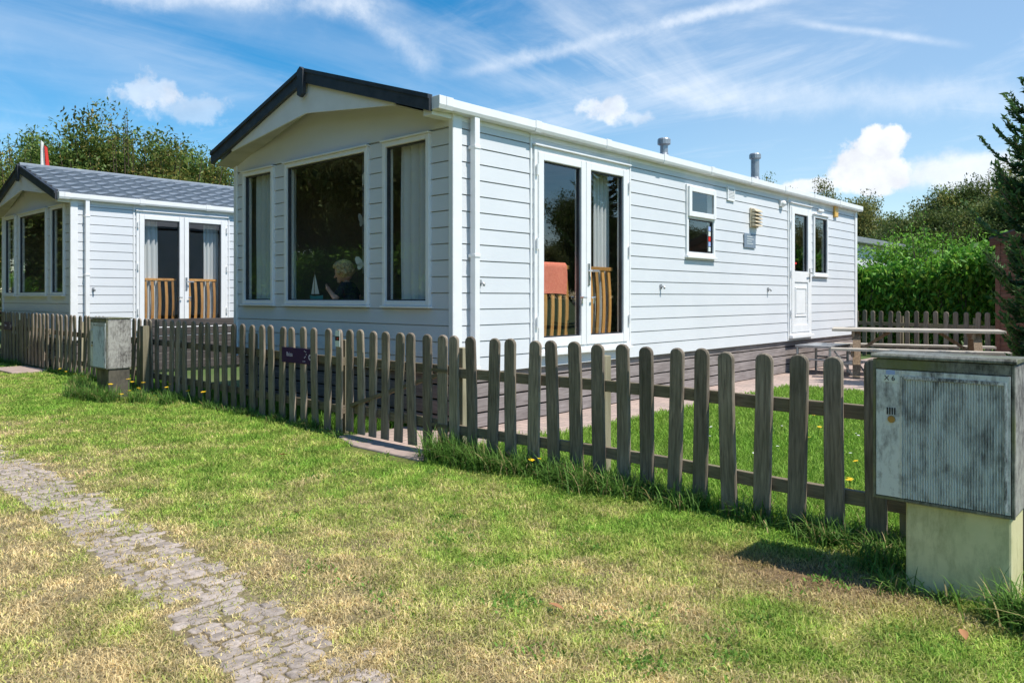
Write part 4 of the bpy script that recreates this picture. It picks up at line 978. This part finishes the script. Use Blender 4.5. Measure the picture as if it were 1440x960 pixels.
# ------------------------------------------------------------------ utility cabinets
def cabinet(loc, label, base='cab_base'):
    r_ = empty('utility_cabinet', loc, label, 'utility cabinet', 'utility cabinets along the fence'); L = Vector(loc)
    x, y, z = L
    wd_, dp_, zb_, zt_ = .528, .295, .375, .985
    MB().box(x+.035, x+dp_-.01, y+.015, y+.405, -.05, zb_-.001).build('concrete_base', M[base], r_, bevel=.01)
    MB().box(x+.022, x+dp_, y, y+wd_, zb_, zt_).build('housing', M['cab_body'], r_, bevel=.012)
    lid = MB().prism([(x-.004, zt_+.001), (x+dp_+.012, zt_+.001), (x+dp_+.012, zt_+.014), (x+.004, zt_+.022), (x-.004, zt_+.012)], lambda u, v, w_: (u, w_, v), y-.008, y+wd_+.008).build('lid', M['cab_frame'], r_, bevel=.003)
    mb = MB(); f = .012
    mb.box(x+.004, x+.0215, y, y+f, zb_, zt_-.002).box(x+.004, x+.0215, y+wd_-f, y+wd_, zb_, zt_-.002).box(x+.004, x+.0215, y+f, y+wd_-f, zt_-.045, zt_-.002).box(x+.004, x+.0215, y+f, y+wd_-f, zb_, zb_+.014)
    mb.build('door_frame', M['cab_frame'], r_, bevel=.003)
    dy0, dy1, dz0, dz1 = y+f+.003, y+wd_-f-.003, zb_+.017, zt_-.048
    # door skin with vertical ribs on the right-hand part
    prof = []; ry0, ry1 = dy0+.020, dy1-.108
    prof += [(dy0, x+.008), (dy0, x-.001), (ry0-.010, x-.001), (ry0-.002, x-.004)]
    rp = .0098; u = ry0
    while u < ry1: prof += [(u, x+.0075), (u+rp*.30, x-.001), (u+rp*.55, x-.001), (u+rp*.85, x+.0075)]; u += rp
    prof += [(ry1+.003, x-.003), (ry1+.014, x+.001), (dy1, x+.001), (dy1, x+.008)]
    n = len(prof); V = [(xx, yy, zz) for zz in (dz0, dz1-.028) for yy, xx in prof]
    mb = MB().add(V, [(i, i+1, n+i+1, n+i) for i in range(n-1)]); mb.box(x-.003, x+.008, dy0, dy1-.105, dz1-.0279, dz1).box(x+.001, x+.008, dy1-.1049, dy1, dz1-.0279, dz1)
    d = mb.build('door', M['cab_door'], r_, recalc=False)
    mb = MB().box(x-.0055, x-.0032, ry0, dy1-.11, dz1-.036, dz1-.022).box(x-.0055, x-.0032, ry0-.010, ry0-.0005, dz0+.01, dz1-.022); mb.build('worn_edge', M['worn'], d, bevel=.001)
    k = MB().tube([(x+.001, dy1-.062, z+.725), (x-.006, dy1-.062, z+.725)], [.016, .014], 14); k.box(x-.008, x-.006, dy1-.066, dy1-.058, z+.715, z+.735); k.build('lock', M['brass'], d)
    mb = MB().box(x-.001, x+.001, dy1-.088, dy1-.022, z+.885, z+.917); mb.build('number_sticker', M['sticker'], d)
    text_obj('sticker_text', 'X 6', .030, M['black'], (-.0022, dy1-.055-y, .901), FACE, d, .0004)
    MB().box(x-.001, x+.001, dy1-.075, dy1-.040, z+.9175, z+.934).build('blue_sticker', M['stickerb'], d)
    mb = MB()
    for i in range(4): mb.box(x-.0008, x+.001, dy1-.078+.010*i, dy1-.073+.010*i, z+.745, z+.775)
    mb.build('worn_lettering', M['dark'], d)
    MB().box(x+.10, x+.22, y+.0175, y+.0198, .06, .16).build('side_label', M['sticker'], r_)
    return r_
cabinet((3.55, .562, 0), 'large grimy grey ribbed utility cabinet on concrete base in right foreground')
cabinet((3.56, 9.87, -.075), 'distant mottled utility cabinet above the yellow flowers in front of the fence', 'shade_base')
MB_ = MB().box(4.12, 4.20, 10.18, 10.27, 0, .88).build('wooden_post', M['post']); tag(MB_, 'short weathered post just right of the distant utility cabinet', 'post')

# ------------------------------------------------------------------ low timber screen between the homes
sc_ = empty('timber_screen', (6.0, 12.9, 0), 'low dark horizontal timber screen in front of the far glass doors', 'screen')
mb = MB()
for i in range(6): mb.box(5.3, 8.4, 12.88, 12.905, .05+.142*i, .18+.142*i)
mb.build('boards', M['shadewood'], sc_, bevel=.004)
for xx in (5.4, 6.9, 8.3): MB().box(xx, xx+.07, 12.906, 12.976, 0, .90).build('post', M['post'], sc_)

# ------------------------------------------------------------------ step, picnic table
st = empty('door_step', (12.75, 4.72, .012), 'small metal entrance step under the panelled side door', 'step')
MB().box(12.32, 13.18, 4.40, 4.98, .44, .48).build('platform', M['metal'], st, bevel=.005)
for (sx, sy) in ((12.35, 4.43), (13.15, 4.43), (12.35, 4.95), (13.15, 4.95)): MB().tube([(sx, sy, .012), (sx, sy, .44)], .022, 8).build('leg', M['metal'], st)
for sx in (12.35, 13.15): MB().tube([(sx, 4.43, .25), (sx, 4.95, .25)], .015, 8).build('crossbar', M['metal'], st)
MB().box(12.42, 13.08, 4.08, 4.36, .19, .22).build('tread', M['metal'], st, bevel=.005)
for sx in (12.46, 13.04): MB().bar((sx, 4.10, .012), (sx, 4.40, .40), .025, .025).build('brace', M['metal'], st)
pt = empty('picnic_table', (0, 0, 0), 'grey weathered picnic table with attached benches on the terrace', 'picnic table')
L = 1.18
mb = MB()
for i in range(6): mb.box(-.36+.122*i, -.36+.122*i+.112, -L, L, .70, .742)
mb.build('tabletop', M['table'], pt, bevel=.005)
for s in (-1, 1):
    mb = MB()
    for j in range(2): a_ = s*.72+(j-1)*.125+.0625; mb.box(a_-.057, a_+.057, -L, L, .42, .458)
    mb.build('bench', M['table'], pt, bevel=.005)
for yy in (-.82, .82):
    for s in (-1, 1): MB().bar((s*.68, yy, .0), (s*.24, yy, .70), .045, .11, (0, 1, 0)).build('leg', M['tleg'], pt, bevel=.004)
    MB().box(-.80, .80, yy+.03, yy+.075, .33, .419).build('bench_beam', M['tleg'], pt, bevel=.004); MB().box(-.34, .34, yy+.03, yy+.075, .61, .699).build('top_beam', M['tleg'], pt, bevel=.004)
    MB().bar((0, yy*.98, .37), (0, yy*.42, .69), .045, .09, (1, 0, 0)).build('brace', M['tleg'], pt)
pt.location = (13.15, 3.42, .012); pt.rotation_euler = (0, 0, math.radians(17.5))

# ------------------------------------------------------------------ shed
sh = empty('garden_shed', (16.3, 2.4, 0), 'red brown timber shed with low gable beside the dark conifer', 'shed')
mb = MB(); y0s, y1s, xs0, xs1 = .75, 2.78, 15.75, 17.6
zz = .05
while zz < 2.25: mb.prism([(zz, .0), (zz+.118, .0), (zz+.118, .010), (zz, .024)], lambda z, o, y: (xs0-o, y, z), y0s, y1s); zz += .12
mb.prism([(y0s, zz), (y1s, zz), (y1s, 2.30), ((y0s+y1s)/2, 2.62), (y0s, 2.30)], lambda y, z, x: (x, y, z), xs0-.012, xs0)
mb.box(xs0, xs1, y1s-.03, y1s, .05, 2.29).box(xs0, xs1, y0s, y0s+.03, .05, 2.29).box(xs1-.03, xs1, y0s+.031, y1s-.031, .05, 2.29)
mb.build('boarded_wall', M['shed'], sh)
mb = MB(); yc = (y0s+y1s)/2
for s_ in (y0s-.08, y1s+.08): mb.prism([(s_, 2.28), (yc, 2.66), (yc, 2.52), (s_, 2.14)], lambda y, z, x: (x, y, z), xs0-.075, xs0-.05)
mb.build('barge_board', M['shed'], sh)
MB().prism([(y0s-.09, 2.27), (yc, 2.66), (y1s+.09, 2.27), (y1s+.09, 2.30), (yc, 2.69), (y0s-.09, 2.30)], lambda y, z, x: (x, y, z), xs0-.08, xs1+.06).build('roof', M['fascia'], sh)
mb = MB().box(xs0-.035, xs0-.026, y1s-.07, y1s-.0, .03, 2.28); mb.build('corner_trim', M['shed'], sh)

# ------------------------------------------------------------------ far mobile home behind the hedge
fh = empty('mobile_home', (25, 9.4, 0), 'white mobile home whose roof edge shows above the hedge', 'mobile home')
MB().box(20.5, 31, 7.5, 11.3, .5, 2.9).build('wall', M['clad'], fh)
MB().prism([(7.35, 2.9), (9.4, 3.45), (11.45, 2.9), (11.45, 2.84), (9.4, 3.37), (7.35, 2.84)], lambda y, z, x: (x, y, z), 20.2, 31.2).build('roof', M['slate'], fh)
MB().box(20.2, 31.2, 7.24, 7.345, 2.80, 2.95).build('gutter', M['metal'], fh, bevel=.01)
MB().box(20.55, 30.9, 7.56, 11.2, 0, .499).build('skirting', M['skirt'], fh)

# ------------------------------------------------------------------ foliage
def rot_frames(n, upb=.4):
    nrm = RNG.normal(0, 1, (n, 3)); nrm[:, 2] = np.abs(nrm[:, 2])+upb; nrm /= np.linalg.norm(nrm, axis=1, keepdims=True)
    a = RNG.normal(0, 1, (n, 3)); a -= nrm*(a*nrm).sum(1, keepdims=True); a /= np.linalg.norm(a, axis=1, keepdims=True)
    return a, np.cross(nrm, a), nrm
def leaves(C, L, wr, tint, axis=None, jit=.25):
    n = len(C); a, b, nm = rot_frames(n)
    if axis is not None:
        a = axis+RNG.normal(0, jit, (n, 3)); a /= np.linalg.norm(a, axis=1, keepdims=True)
        b = np.cross(a, nm); b /= np.linalg.norm(b, axis=1, keepdims=True)+1e-9; nm = np.cross(b, a)
    L = L[:, None]; fold = nm*L*.10
    V = np.stack([C-a*L*.5, C+b*L*wr*.5+fold, C+a*L*.5, C-b*L*wr*.5+fold], 1).reshape(-1, 3)
    k = np.arange(n)*4; F = np.stack([k, k+1, k+2, k+3], 1)
    return V, F, np.repeat(tint, 4, 0)
def tree_meshes(seed, H, R, stems, nl, ls, cols, narrow=.3, base=.12, shoots=0, clump=.34, airy=1.0):
    rg = random.Random(seed); wood_ = MB(); tips = []
    def branch(p, d, ln, r_, lev):
        pts = [p]; rr = [r_]; n = 4
        for i in range(n):
            d = (d+Vector((rg.gauss(0, .16), rg.gauss(0, .16), rg.gauss(.05, .10)))).normalized(); p = p+d*ln/n; pts.append(p); rr.append(r_*(1-.72*(i+1)/n))
            if lev >= 1: tips.append((p, lev, d))
        wood_.tube(pts, rr, 6 if lev < 2 else 4, caps=False)
        if lev < 3:
            for c in range((5, 4, 3)[lev]):
                f = rg.uniform(.35, 1.); q = pts[min(int(f*n), n)]
                side = Vector((rg.gauss(0, 1), rg.gauss(0, 1), rg.uniform(-.1, .8))).normalized()
                branch(q, (d*.55+side*.8).normalized(), ln*rg.uniform(.45, .68), r_*.42, lev+1)
    for s in range(stems):
        a = 2*PI*s/stems+rg.uniform(-.4, .4); tl = narrow*rg.uniform(.3, 1.2) if stems > 1 else .05
        d = Vector((math.cos(a)*tl, math.sin(a)*tl, 1)).normalized(); branch(Vector((math.cos(a)*.15*(stems > 1), math.sin(a)*.15*(stems > 1), 0)), d, H*rg.uniform(.5, .68), .045*H**.7/ (1+.25*(stems-1)), 0)
    P = np.array([tuple(t_[0]) for t_ in tips]); D = np.array([tuple(t_[2]) for t_ in tips])
    sc = np.array([R/np.percentile(np.hypot(P[:, 0], P[:, 1]), 92), R/np.percentile(np.hypot(P[:, 0], P[:, 1]), 92), H/P[:, 2].max()])
    wood_.v = [(v[0]*(1+(sc[0]-1)*min(1, v[2]/(.3*H))), v[1]*(1+(sc[0]-1)*min(1, v[2]/(.3*H))), v[2]*sc[2]) for v in wood_.v]; P = P*sc
    keep = P[:, 2] > base*H; P, D = P[keep], D[keep]
    idx = RNG.integers(0, len(P), nl); C = P[idx]+np.clip(RNG.normal(0, clump*airy, (nl, 3)), -1.35*clump, 1.35*clump)*np.array([1, 1, .8]); ax = D[idx]
    tone = RNG.random(len(P))[idx]
    ct = np.array(cols)[RNG.choice(len(cols), len(P))][idx]; ct2 = np.array(cols)[RNG.choice(len(cols), nl)]
    T = (ct*.6+ct2*.4)*(.6+.8*tone[:, None])*(.8+.4*RNG.random((nl, 1)))
    if shoots:
        SC_, SA, ST = [], [], []
        for i in range(shoots):
            a = rg.random()*2*PI; rr_ = R*math.sqrt(rg.random())*.95; z0_ = H*rg.uniform(.55, .86)*(1-.3*(rr_/R)**2); ln = rg.uniform(.5, 1.25)
            d = Vector((math.cos(a)*.22*rr_/R, math.sin(a)*.22*rr_/R, 1)).normalized(); p0 = Vector((math.cos(a)*rr_, math.sin(a)*rr_, z0_))
            wood_.tube([p0-d*.4, p0+d*ln*.5, p0+d*ln], [.014, .009, .004], 4, caps=False)
            m_ = int(ln*34)
            for j in range(m_): SC_.append(p0+d*ln*j/m_+Vector((rg.gauss(0, .05), rg.gauss(0, .05), 0))); SA.append((d+Vector((rg.gauss(0, .7), rg.gauss(0, .7), .1))).normalized()); ST.append(Vector(rg.choice(cols))*rg.uniform(.8, 1.35))
        C = np.concatenate([C, np.array(SC_)]); ax = np.concatenate([ax, np.array(SA)]); T = np.concatenate([T, np.array(ST)])
    V, F, TT = leaves(C, RNG.uniform(.5, 1.25, len(C))*ls*np.concatenate([np.ones(nl), np.full(len(C)-nl, .72)]), .45, T, ax, .8)
    tr = wood_.build('trunk', M['bark'], smooth=True, recalc=False); cr = np_mesh('crown', V, F, M['leaf'], TT)
    out = (tr.data, cr.data); bpy.data.objects.remove(tr); bpy.data.objects.remove(cr); return out
def plant_tree(name, meshes, loc, rz, sc, label, cat='tree', group=None):
    r_ = empty(name, loc, label, cat, group); r_.rotation_euler = (0, 0, rz); r_.scale = sc if isinstance(sc, tuple) else (sc, sc, sc)
    for nm, me in zip(('trunk', 'crown'), meshes):
        o = bpy.data.objects.new(nm, me); COL.objects.link(o); o.parent = r_
    return r_
OLIVE = [(.135, .22, .045), (.18, .27, .06), (.085, .16, .035), (.24, .29, .075)]
RUSTY = [(.14, .21, .045), (.19, .24, .055), (.095, .165, .035), (.27, .21, .05)]
DEEP = [(.08, .13, .03), (.12, .17, .045), (.06, .10, .025), (.19, .21, .06)]
PALE = [(.15, .19, .07), (.19, .22, .09), (.11, .15, .05), (.22, .22, .11)]
TM = [tree_meshes(1, 6.2, 2.5, 5, 80000, .125, OLIVE, .45, .03, 170, .235), tree_meshes(2, 6.0, 2.4, 4, 80000, .125, RUSTY, .45, .03, 120, .235),
      tree_meshes(3, 6.2, 2.2, 6, 60000, .115, PALE, .4, .03, 240, .27), tree_meshes(4, 6.5, 2.9, 4, 90000, .13, DEEP, .55, .03, 0, .28),
      tree_meshes(5, 6.5, 2.8, 4, 90000, .13, [(.20, .225, .06), (.26, .27, .08), (.13, .165, .04), (.31, .275, .09)], .5, .03, 0, .27)]
# left row behind the far home
for (x, y, k, s, l) in [(5.2, 29.5, 2, 1.16, 'pale willowy shrub tree at the left edge behind the far home'), (8.6, 28.4, 0, 1.11, 'tall olive green tree behind the tiled ridge near the flag'),
        (10.2, 25.4, 1, 1.2, 'rust tinged berry tree rising highest behind the tiled roof'), (12.6, 26.0, 0, .98, 'olive tree right of the berry tree behind the tiled roof'),
        (15.6, 27.4, 2, .92, 'pale green loose tree just left of the near home gable'), (7.0, 24.6, 1, .92, 'rusty shrub tree low behind the left end of the tiled ridge'),
        (13.4, 24.3, 3, .80, 'dark green tree low behind the far end of the tiled roof'), (11.2, 28.6, 3, .98, 'dark tree filling the gap behind the two tall berry trees'), (18.5, 28.0, 0, 1.0, 'olive tree hidden behind the near home gable'),
        (3.0, 26.0, 3, 1.0, 'dark tree at the extreme left behind the far home')]:
    plant_tree('tree', TM[k], (x, y, 0), RNG.uniform(0, 6.28), s, l, 'tree', 'trees behind the far home')
for (x, y, k, s, l) in [(36.4, 12.9, 4, (.85, .85, 1.03), 'rounded olive tree just right of the near home far corner'), (38.5, 11.0, 4, (.95, .95, .88), 'lower olive tree in the dip of the right tree line'),
        (39.9, 9.4, 3, (.85, .85, 1.0), 'dark green broad tree above the middle of the hedge'), (40.6, 7.9, 1, (1.2, 1.2, 1.20), 'russet tinted tree standing tallest left of the conifer'),
        (42.0, 5.9, 4, (1.15, 1.15, 1.16), 'olive tree partly hidden behind the dark conifer'), (41.0, 18.2, 1, (1.0, 1.0, 1.33), 'tree top showing just above the roof by the flue'),
        (40.0, 14.6, 3, (1.0, 1.0, .92), 'dark tree behind the near home far corner'), (35.5, 6.6, 3, (.95, .95, .82), 'dark tree low between the hedge top and the russet tree'), (33.0, 9.6, 3, (.9, .9, .72), 'dark low tree behind the white home roof')]:
    plant_tree('tree', TM[k], (x, y, 0), RNG.uniform(0, 6.28), s, l, 'tree', 'trees beyond the hedge')
# trees across the track and across the garden (seen mirrored in the glass)
gl_ = 'leafy tree outside the view mirrored in the mobile home glass'
for (x, y, k, s) in [(-9, 9, 3, 1.2), (-10, 13, 0, 1.3), (-9, 17.5, 3, 1.3), (-10, 22, 4, 1.3), (-9, 27, 3, 1.3), (-10, 5, 4, 1.2), (-10, 32, 0, 1.3), (-9, 37, 3, 1.3), (-11, 43, 3, 1.4), (-9, 48, 4, 1.3), (-10, 54, 3, 1.4), (-9, 61, 4, 1.3),
        (-9, 11, 4, 1.2), (-9, 15, 3, 1.3), (-9, 20, 3, 1.2), (-10, 24.5, 3, 1.3), (18, -13, 3, .60), (25.5, -12, 4, .62), (30.5, -12.5, 3, .92), (35.5, -12.5, 4, .7), (13, -15, 4, .6), (39, -10, 3, .8), (46, -9, 4, 1.0)]:
    plant_tree('tree', TM[k], (x, y, 0), RNG.uniform(0, 6.28), s if y < 0 else (s, s, s*1.45), gl_, 'tree', 'trees mirrored in the glass')
# hedge
def hedge():
    A, Bq = np.array([19.6, 8.3]), np.array([17.6, 1.4]); r_ = empty('hedge', (18.6, 4.8, 0), 'tall bright green leafy hedge behind the back fence', 'hedge')
    n = 30000; s = RNG.random(n); c = A+(Bq-A)*s[:, None]; th = RNG.random(n)*2*PI; nv = np.array([Bq[1]-A[1], -(Bq[0]-A[0])]); nv /= np.linalg.norm(nv)
    top = 1.42+.50*(fbm(s*7, s*0+3, 3)-.5)*2+.78*s; zz = top*RNG.random(n)**.72; dep = .55*np.sqrt(np.clip(1-(zz/2.9)**4, .05, 1)); side = np.where(RNG.random(n) < .75, np.sign(np.sin(th))*(.75+.3*RNG.random(n)), RNG.uniform(-1, 1, n))
    hole = fbm(s*26+5, zz*3.4, 3); dep = dep*(.62+.75*hole)
    C = np.stack([c[:, 0]+nv[0]*dep*side, c[:, 1]+nv[1]*dep*side, zz], 1)+RNG.normal(0, .09, (n, 3))
    ax = np.stack([RNG.normal(0, .5, n), RNG.normal(0, .5, n), np.full(n, .9)], 1)
    g = np.array([(.10, .28, .025), (.17, .40, .04), (.07, .20, .022), (.26, .40, .05)])[RNG.choice(4, n)]; yel = sstep(.30, .12, s)[:, None]*.6
    T = (g*(1-yel)+np.array([.24, .25, .03])*yel)*(.75+.5*RNG.random((n, 1)))
    stems = MB(); SC_, SA, ST = [], [], []; rg = random.Random(5)
    for i in range(520):
        s_ = rg.random(); p = A+(Bq-A)*s_; o_ = rg.uniform(-.55, .55); ln = rg.uniform(.2, .5)+.22*s_; p0 = Vector((p[0]+nv[0]*o_, p[1]+nv[1]*o_, rg.uniform(.95, 1.36)+.72*s_)); d = Vector((rg.gauss(0, .2), rg.gauss(0, .2), 1)).normalized()
        stems.tube([p0-d*.5, p0+d*ln], [.010, .004], 4, caps=False)
        for j in range(int(ln*38)): SC_.append(p0+d*ln*j/(ln*38)+Vector((rg.gauss(0, .04), rg.gauss(0, .04), 0))); SA.append((d*.8+Vector((rg.gauss(0, .7), rg.gauss(0, .7), 0))).normalized()); ST.append(Vector((.16, .38, .04))*rg.uniform(.6, 1.3))
    for s_ in np.linspace(.03, .97, 14): p = A+(Bq-A)*s_; stems.tube([(p[0], p[1], 0), (p[0]+rg.gauss(0, .1), p[1]+rg.gauss(0, .1), 1.9)], [.035, .012], 5, caps=False)
    C = np.concatenate([C, np.array(SC_)]); ax = np.concatenate([ax, np.array(SA)]); T = np.concatenate([T, np.array(ST)])
    V, F, TT = leaves(C, RNG.uniform(.08, .19, len(C)), .42, T, ax, .5); V[:, 2] = np.maximum(V[:, 2], .01)
    o = np_mesh('foliage', V-np.array([18.6, 4.8, 0]), F, M['leaf'], TT, r_); stems.build('stems', M['bark'], r_, recalc=False)
hedge()
BM_ = tree_meshes(8, 3.15, 1.35, 6, 20000, .11, [(.17, .36, .035), (.23, .42, .05), (.11, .25, .03)], .5, .05, 14, .20)
plant_tree('bush', BM_, (20.6, 4.75, 0), .4, (1., 1., .99), 'rounded bright green bush topping the right end of the hedge', 'bush')
for i in range(27):
    plant_tree('bush', BM_, (-7.4+.5*math.sin(i*2.1), 3.5+2.1*i, 0), i*1.7, (1.55, 1.55, 1.05), 'leafy bush outside the view mirrored in the front windows', 'bush', 'bushes mirrored in the glass')
# conifer
def conifer(loc, H, R, label):
    r_ = empty('conifer_tree', loc, label, 'conifer'); rg = random.Random(9); wd = MB(); wd.tube([(0, 0, 0), (.03, 0, H*.5), (0, .02, H*.99)], [.10, .06, .008], 8)
    C, A_, T = [], [], []; z = .25
    while z < H*.98:
        f = z/H; ln0 = R*min(1, .35+1.1*f)*(1-f)**.42*(1.5 if rg.random() < .16 else .85)+.06
        for k in range(7 if f < .8 else 5):
            a = rg.random()*2*PI; ln = ln0*rg.uniform(.65, 1.15); rise = .15+.55*f+rg.uniform(-.1, .15)
            pts = [Vector((0, 0, z))]
            for i in range(1, 6): tt = i/5; pts.append(Vector((math.cos(a)*ln*tt, math.sin(a)*ln*tt, z+ln*(rise*tt-.18*math.sin(tt*PI)+.14*tt**3))))
            wd.tube(pts, [.018*(1-f)+.006]+[.010*(1-f)+.004]*4+[.003], 4, caps=False)
            for i in range(5):
                p, q = pts[i], pts[i+1]; d = (q-p).normalized(); sd_ = d.cross(Vector((0, 0, 1))).normalized()
                m_ = int(7+20*ln/R*.8)
                for j in range(m_):
                    tt = rg.random(); s = rg.choice((-1, 1)); b0 = p+(q-p)*tt; frac = (i+tt)/5; w_ = ln*.30*(1-frac*.75)+.05
                    dd_ = (d*.8+sd_*s*.7+Vector((0, 0, rg.uniform(-.1, .25)))).normalized(); C.append(b0+dd_*w_*rg.random()); A_.append(dd_); T.append(Vector((.040, .105, .038))*rg.uniform(.5, 1.6)+Vector((.05, .07, .01))*frac)
        z += H*.029
    C, A_, T = np.array(C), np.array(A_), np.array(T); V, F, TT = leaves(C, RNG.uniform(.06, .125, len(C)), .30, T, A_, .3)
    np_mesh('needles', V, F, M['leaf'], TT, r_); tr = wd.build('trunk', M['bark'], None, recalc=False); tr.parent = r_
conifer((11.95, 1.70, 0), 4.05, .70, 'dark green conifer at the right edge in front of the shed')
# shrub at the extreme left
SM = tree_meshes(12, 1.6, .9, 5, 2600, .09, [(.07, .12, .04), (.10, .16, .05)], .6, .03, 10, .15)
plant_tree('bush', SM, (5.2, 19.6, 0), 0, 1., 'small dark bush at the left edge beside the far home front', 'bush')
# flag
fl = empty('flagpole', (5.6, 19.3, 0), 'limp red and white flag poking above the tiled ridge', 'flag')
MB().tube([(5.6, 19.3, 0), (5.6, 19.3, 4.75)], [.016, .009], 8).build('pole', M['white'], fl)
V, Fc = [], []
for j in range(9):
    for i in range(9): s = i/8; zz = 4.74-.75*j/8; V.append((5.612+.14*s*(.55+.6*j/8)+.02*math.sin(s*7), 19.295-.07*s+.03*math.sin(s*7)*(.4+.6*j/8), zz-.14*s))
for j in range(8):
    for i in range(8): k = j*9+i; Fc.append((k, k+1, k+10, k+9))
MB().add(V, [f for n_, f in enumerate(Fc) if n_ % 8 < 3]).build('white_cloth', M['whitepetal'], fl, smooth=True, recalc=False); MB().add(V, [f for n_, f in enumerate(Fc) if n_ % 8 >= 3]).build('red_cloth', M['red'], fl, smooth=True, recalc=False)

# ------------------------------------------------------------------ flowers, weeds, fallen leaves
def flower_mesh(h, r_, m, name):
    mb = MB().tube([(0, 0, 0), (.008, .004, h*.5), (0, .01, h)], [.003, .0025, .002], 5)
    o1 = mb.build('tmp', M['stem'], recalc=False); me = o1.data; me.materials.append(m); b = bmesh.new(); b.from_mesh(me)
    for k in range(18):
        a = k*2.4; rr = r_*(.35+.65*(k/18)); c = Vector((0, .01, h+.004))
        d = Vector((math.cos(a), math.sin(a), .25-.2*k/18)); s = Vector((-math.sin(a), math.cos(a), 0))*rr*.28
        vs = [b.verts.new(c), b.verts.new(c+d*rr*.7+s), b.verts.new(c+d*rr), b.verts.new(c+d*rr*.7-s)]; f = b.faces.new(vs); f.material_index = 1
    b.to_mesh(me); b.free(); bpy.data.objects.remove(o1); return me
DM = [flower_mesh(h, .026, M['yellow'], 'd') for h in (.10, .15, .20)]; CMh = flower_mesh(.06, .014, M['whitepetal'], 'c')
def flowers(name, pts, label, cat, group, meshes, sc=1.):
    for (x, y) in pts:
        o = bpy.data.objects.new(name, random.choice(meshes)); COL.objects.link(o); o.location = (x, y, 0); o.rotation_euler = (random.gauss(0, .15), random.gauss(0, .15), random.random()*6); s = sc*random.uniform(.8, 1.25); o.scale = (s, s, s); tag(o, label, cat, group)
flowers('dandelion', [(3.55, 9.7), (3.62, 9.62), (3.66, 9.45), (3.62, 9.3), (3.75, 9.2), (3.78, 9.0), (3.83, 8.75), (3.85, 8.9), (3.72, 9.55), (3.82, 9.6), (3.7, 9.4), (3.6, 9.5), (4.02, 8.6), (3.98, 8.2), (3.9, 11.8), (3.95, 12.2), (3.98, 12.6), (4.05, 13.0), (4.0, 11.9), (4.1, 13.3)],
        'small yellow flower in the long grass at the foot of the left fence', 'flower', 'yellow flowers along the left fence', DM, 1.2)
flowers('dandelion', [(4.06, 3.60), (4.04, 3.42), (4.06, 3.24), (4.02, 3.5)], 'yellow flower at the foot of the fence right of the gate', 'flower', 'yellow flowers right of the gate', DM)
flowers('dandelion', [(6.65, 2.86), (7.13, 2.69), (6.61, 2.475), (5.06, 1.69), (4.91, 1.63), (5.3, 1.69), (6.71, 3.85), (6.15, 2.36), (4.71, 1.6), (5.0, 1.75), (5.15, 1.62), (7.6, 2.9), (8.2, 3.1), (5.8, 3.3)],
        'yellow flower in the bright garden grass behind the right fence', 'flower', 'yellow flowers in the garden', DM)
flowers('clover_flower', [(RNG.uniform(4.7, 8.5), RNG.uniform(1.8, 4.2)) for _ in range(46)], 'tiny white clover flower in the garden grass', 'flower', 'white clover in the garden', [CMh], 1.)
def rosette(x, y, n, ln, label):
    mb = MB(); rg = random.Random(int(x*99))
    for k in range(n):
        a = k*2.4; el = rg.uniform(.3, 1.1); d = Vector((math.cos(a)*math.cos(el), math.sin(a)*math.cos(el), math.sin(el))); s = Vector((-math.sin(a), math.cos(a), 0)); L_ = ln*rg.uniform(.7, 1.1)
        V = []
        for tt, ww in ((0, .1), (.25, .75), (.5, 1.), (.75, .8), (1, .05)): p = Vector((x, y, .01))+d*L_*tt-Vector((0, 0, .35*L_*tt**2*(1 if el < .8 else .3))); V += [p-s*ww*L_*.25, p+Vector((0, 0, -.012*ww)), p+s*ww*L_*.25]
        mb.add(V, [(3*j+i, 3*j+i+1, 3*j+i+4, 3*j+i+3) for j in range(4) for i in range(2)])
    tag(mb.build('dock_plant', M['weed'], smooth=True, recalc=False), label, 'weed')
M['weed'] = speckle('broad_weed_leaf', (.12, .26, .04), (.08, .19, .03), 20, .5)
rosette(3.93, 1.36, 5, .15, 'broad leaved weed at the foot of the fence left of the near cabinet')
rosette(4.02, 2.2, 4, .10, 'small broad leaved weed at the foot of the right fence')
M['deadleaf'] = mat('dead_leaf', (.36, .17, .07), .7)[0]
for i, (x, y, l) in enumerate(((3.144, .654, 'fallen orange leaf on the turf right of centre below the cabinet'), (2.35, 1.9, 'curled fallen leaf lying on the turf in the middle foreground'), (3.2, 5.3, 'fallen leaf on the turf in front of the gate'))):
    a = i*1.3+.4; d = Vector((math.cos(a), math.sin(a), .12)); s = Vector((-math.sin(a), math.cos(a), .1)); p = Vector((x, y, .035)); V = []
    for tt, ww in ((-.5, .05), (-.2, .8), (.1, 1.), (.35, .6), (.5, .05)): q = p+d*.075*tt; V += [q-s*ww*.016+Vector((0, 0, .008*ww)), q, q+s*ww*.016+Vector((0, 0, .008*ww))]
    tag(MB().add(V, [(3*j+k, 3*j+k+1, 3*j+k+4, 3*j+k+3) for j in range(4) for k in range(2)]).build('fallen_leaf', M['deadleaf'], smooth=True, recalc=False), l, 'leaf')
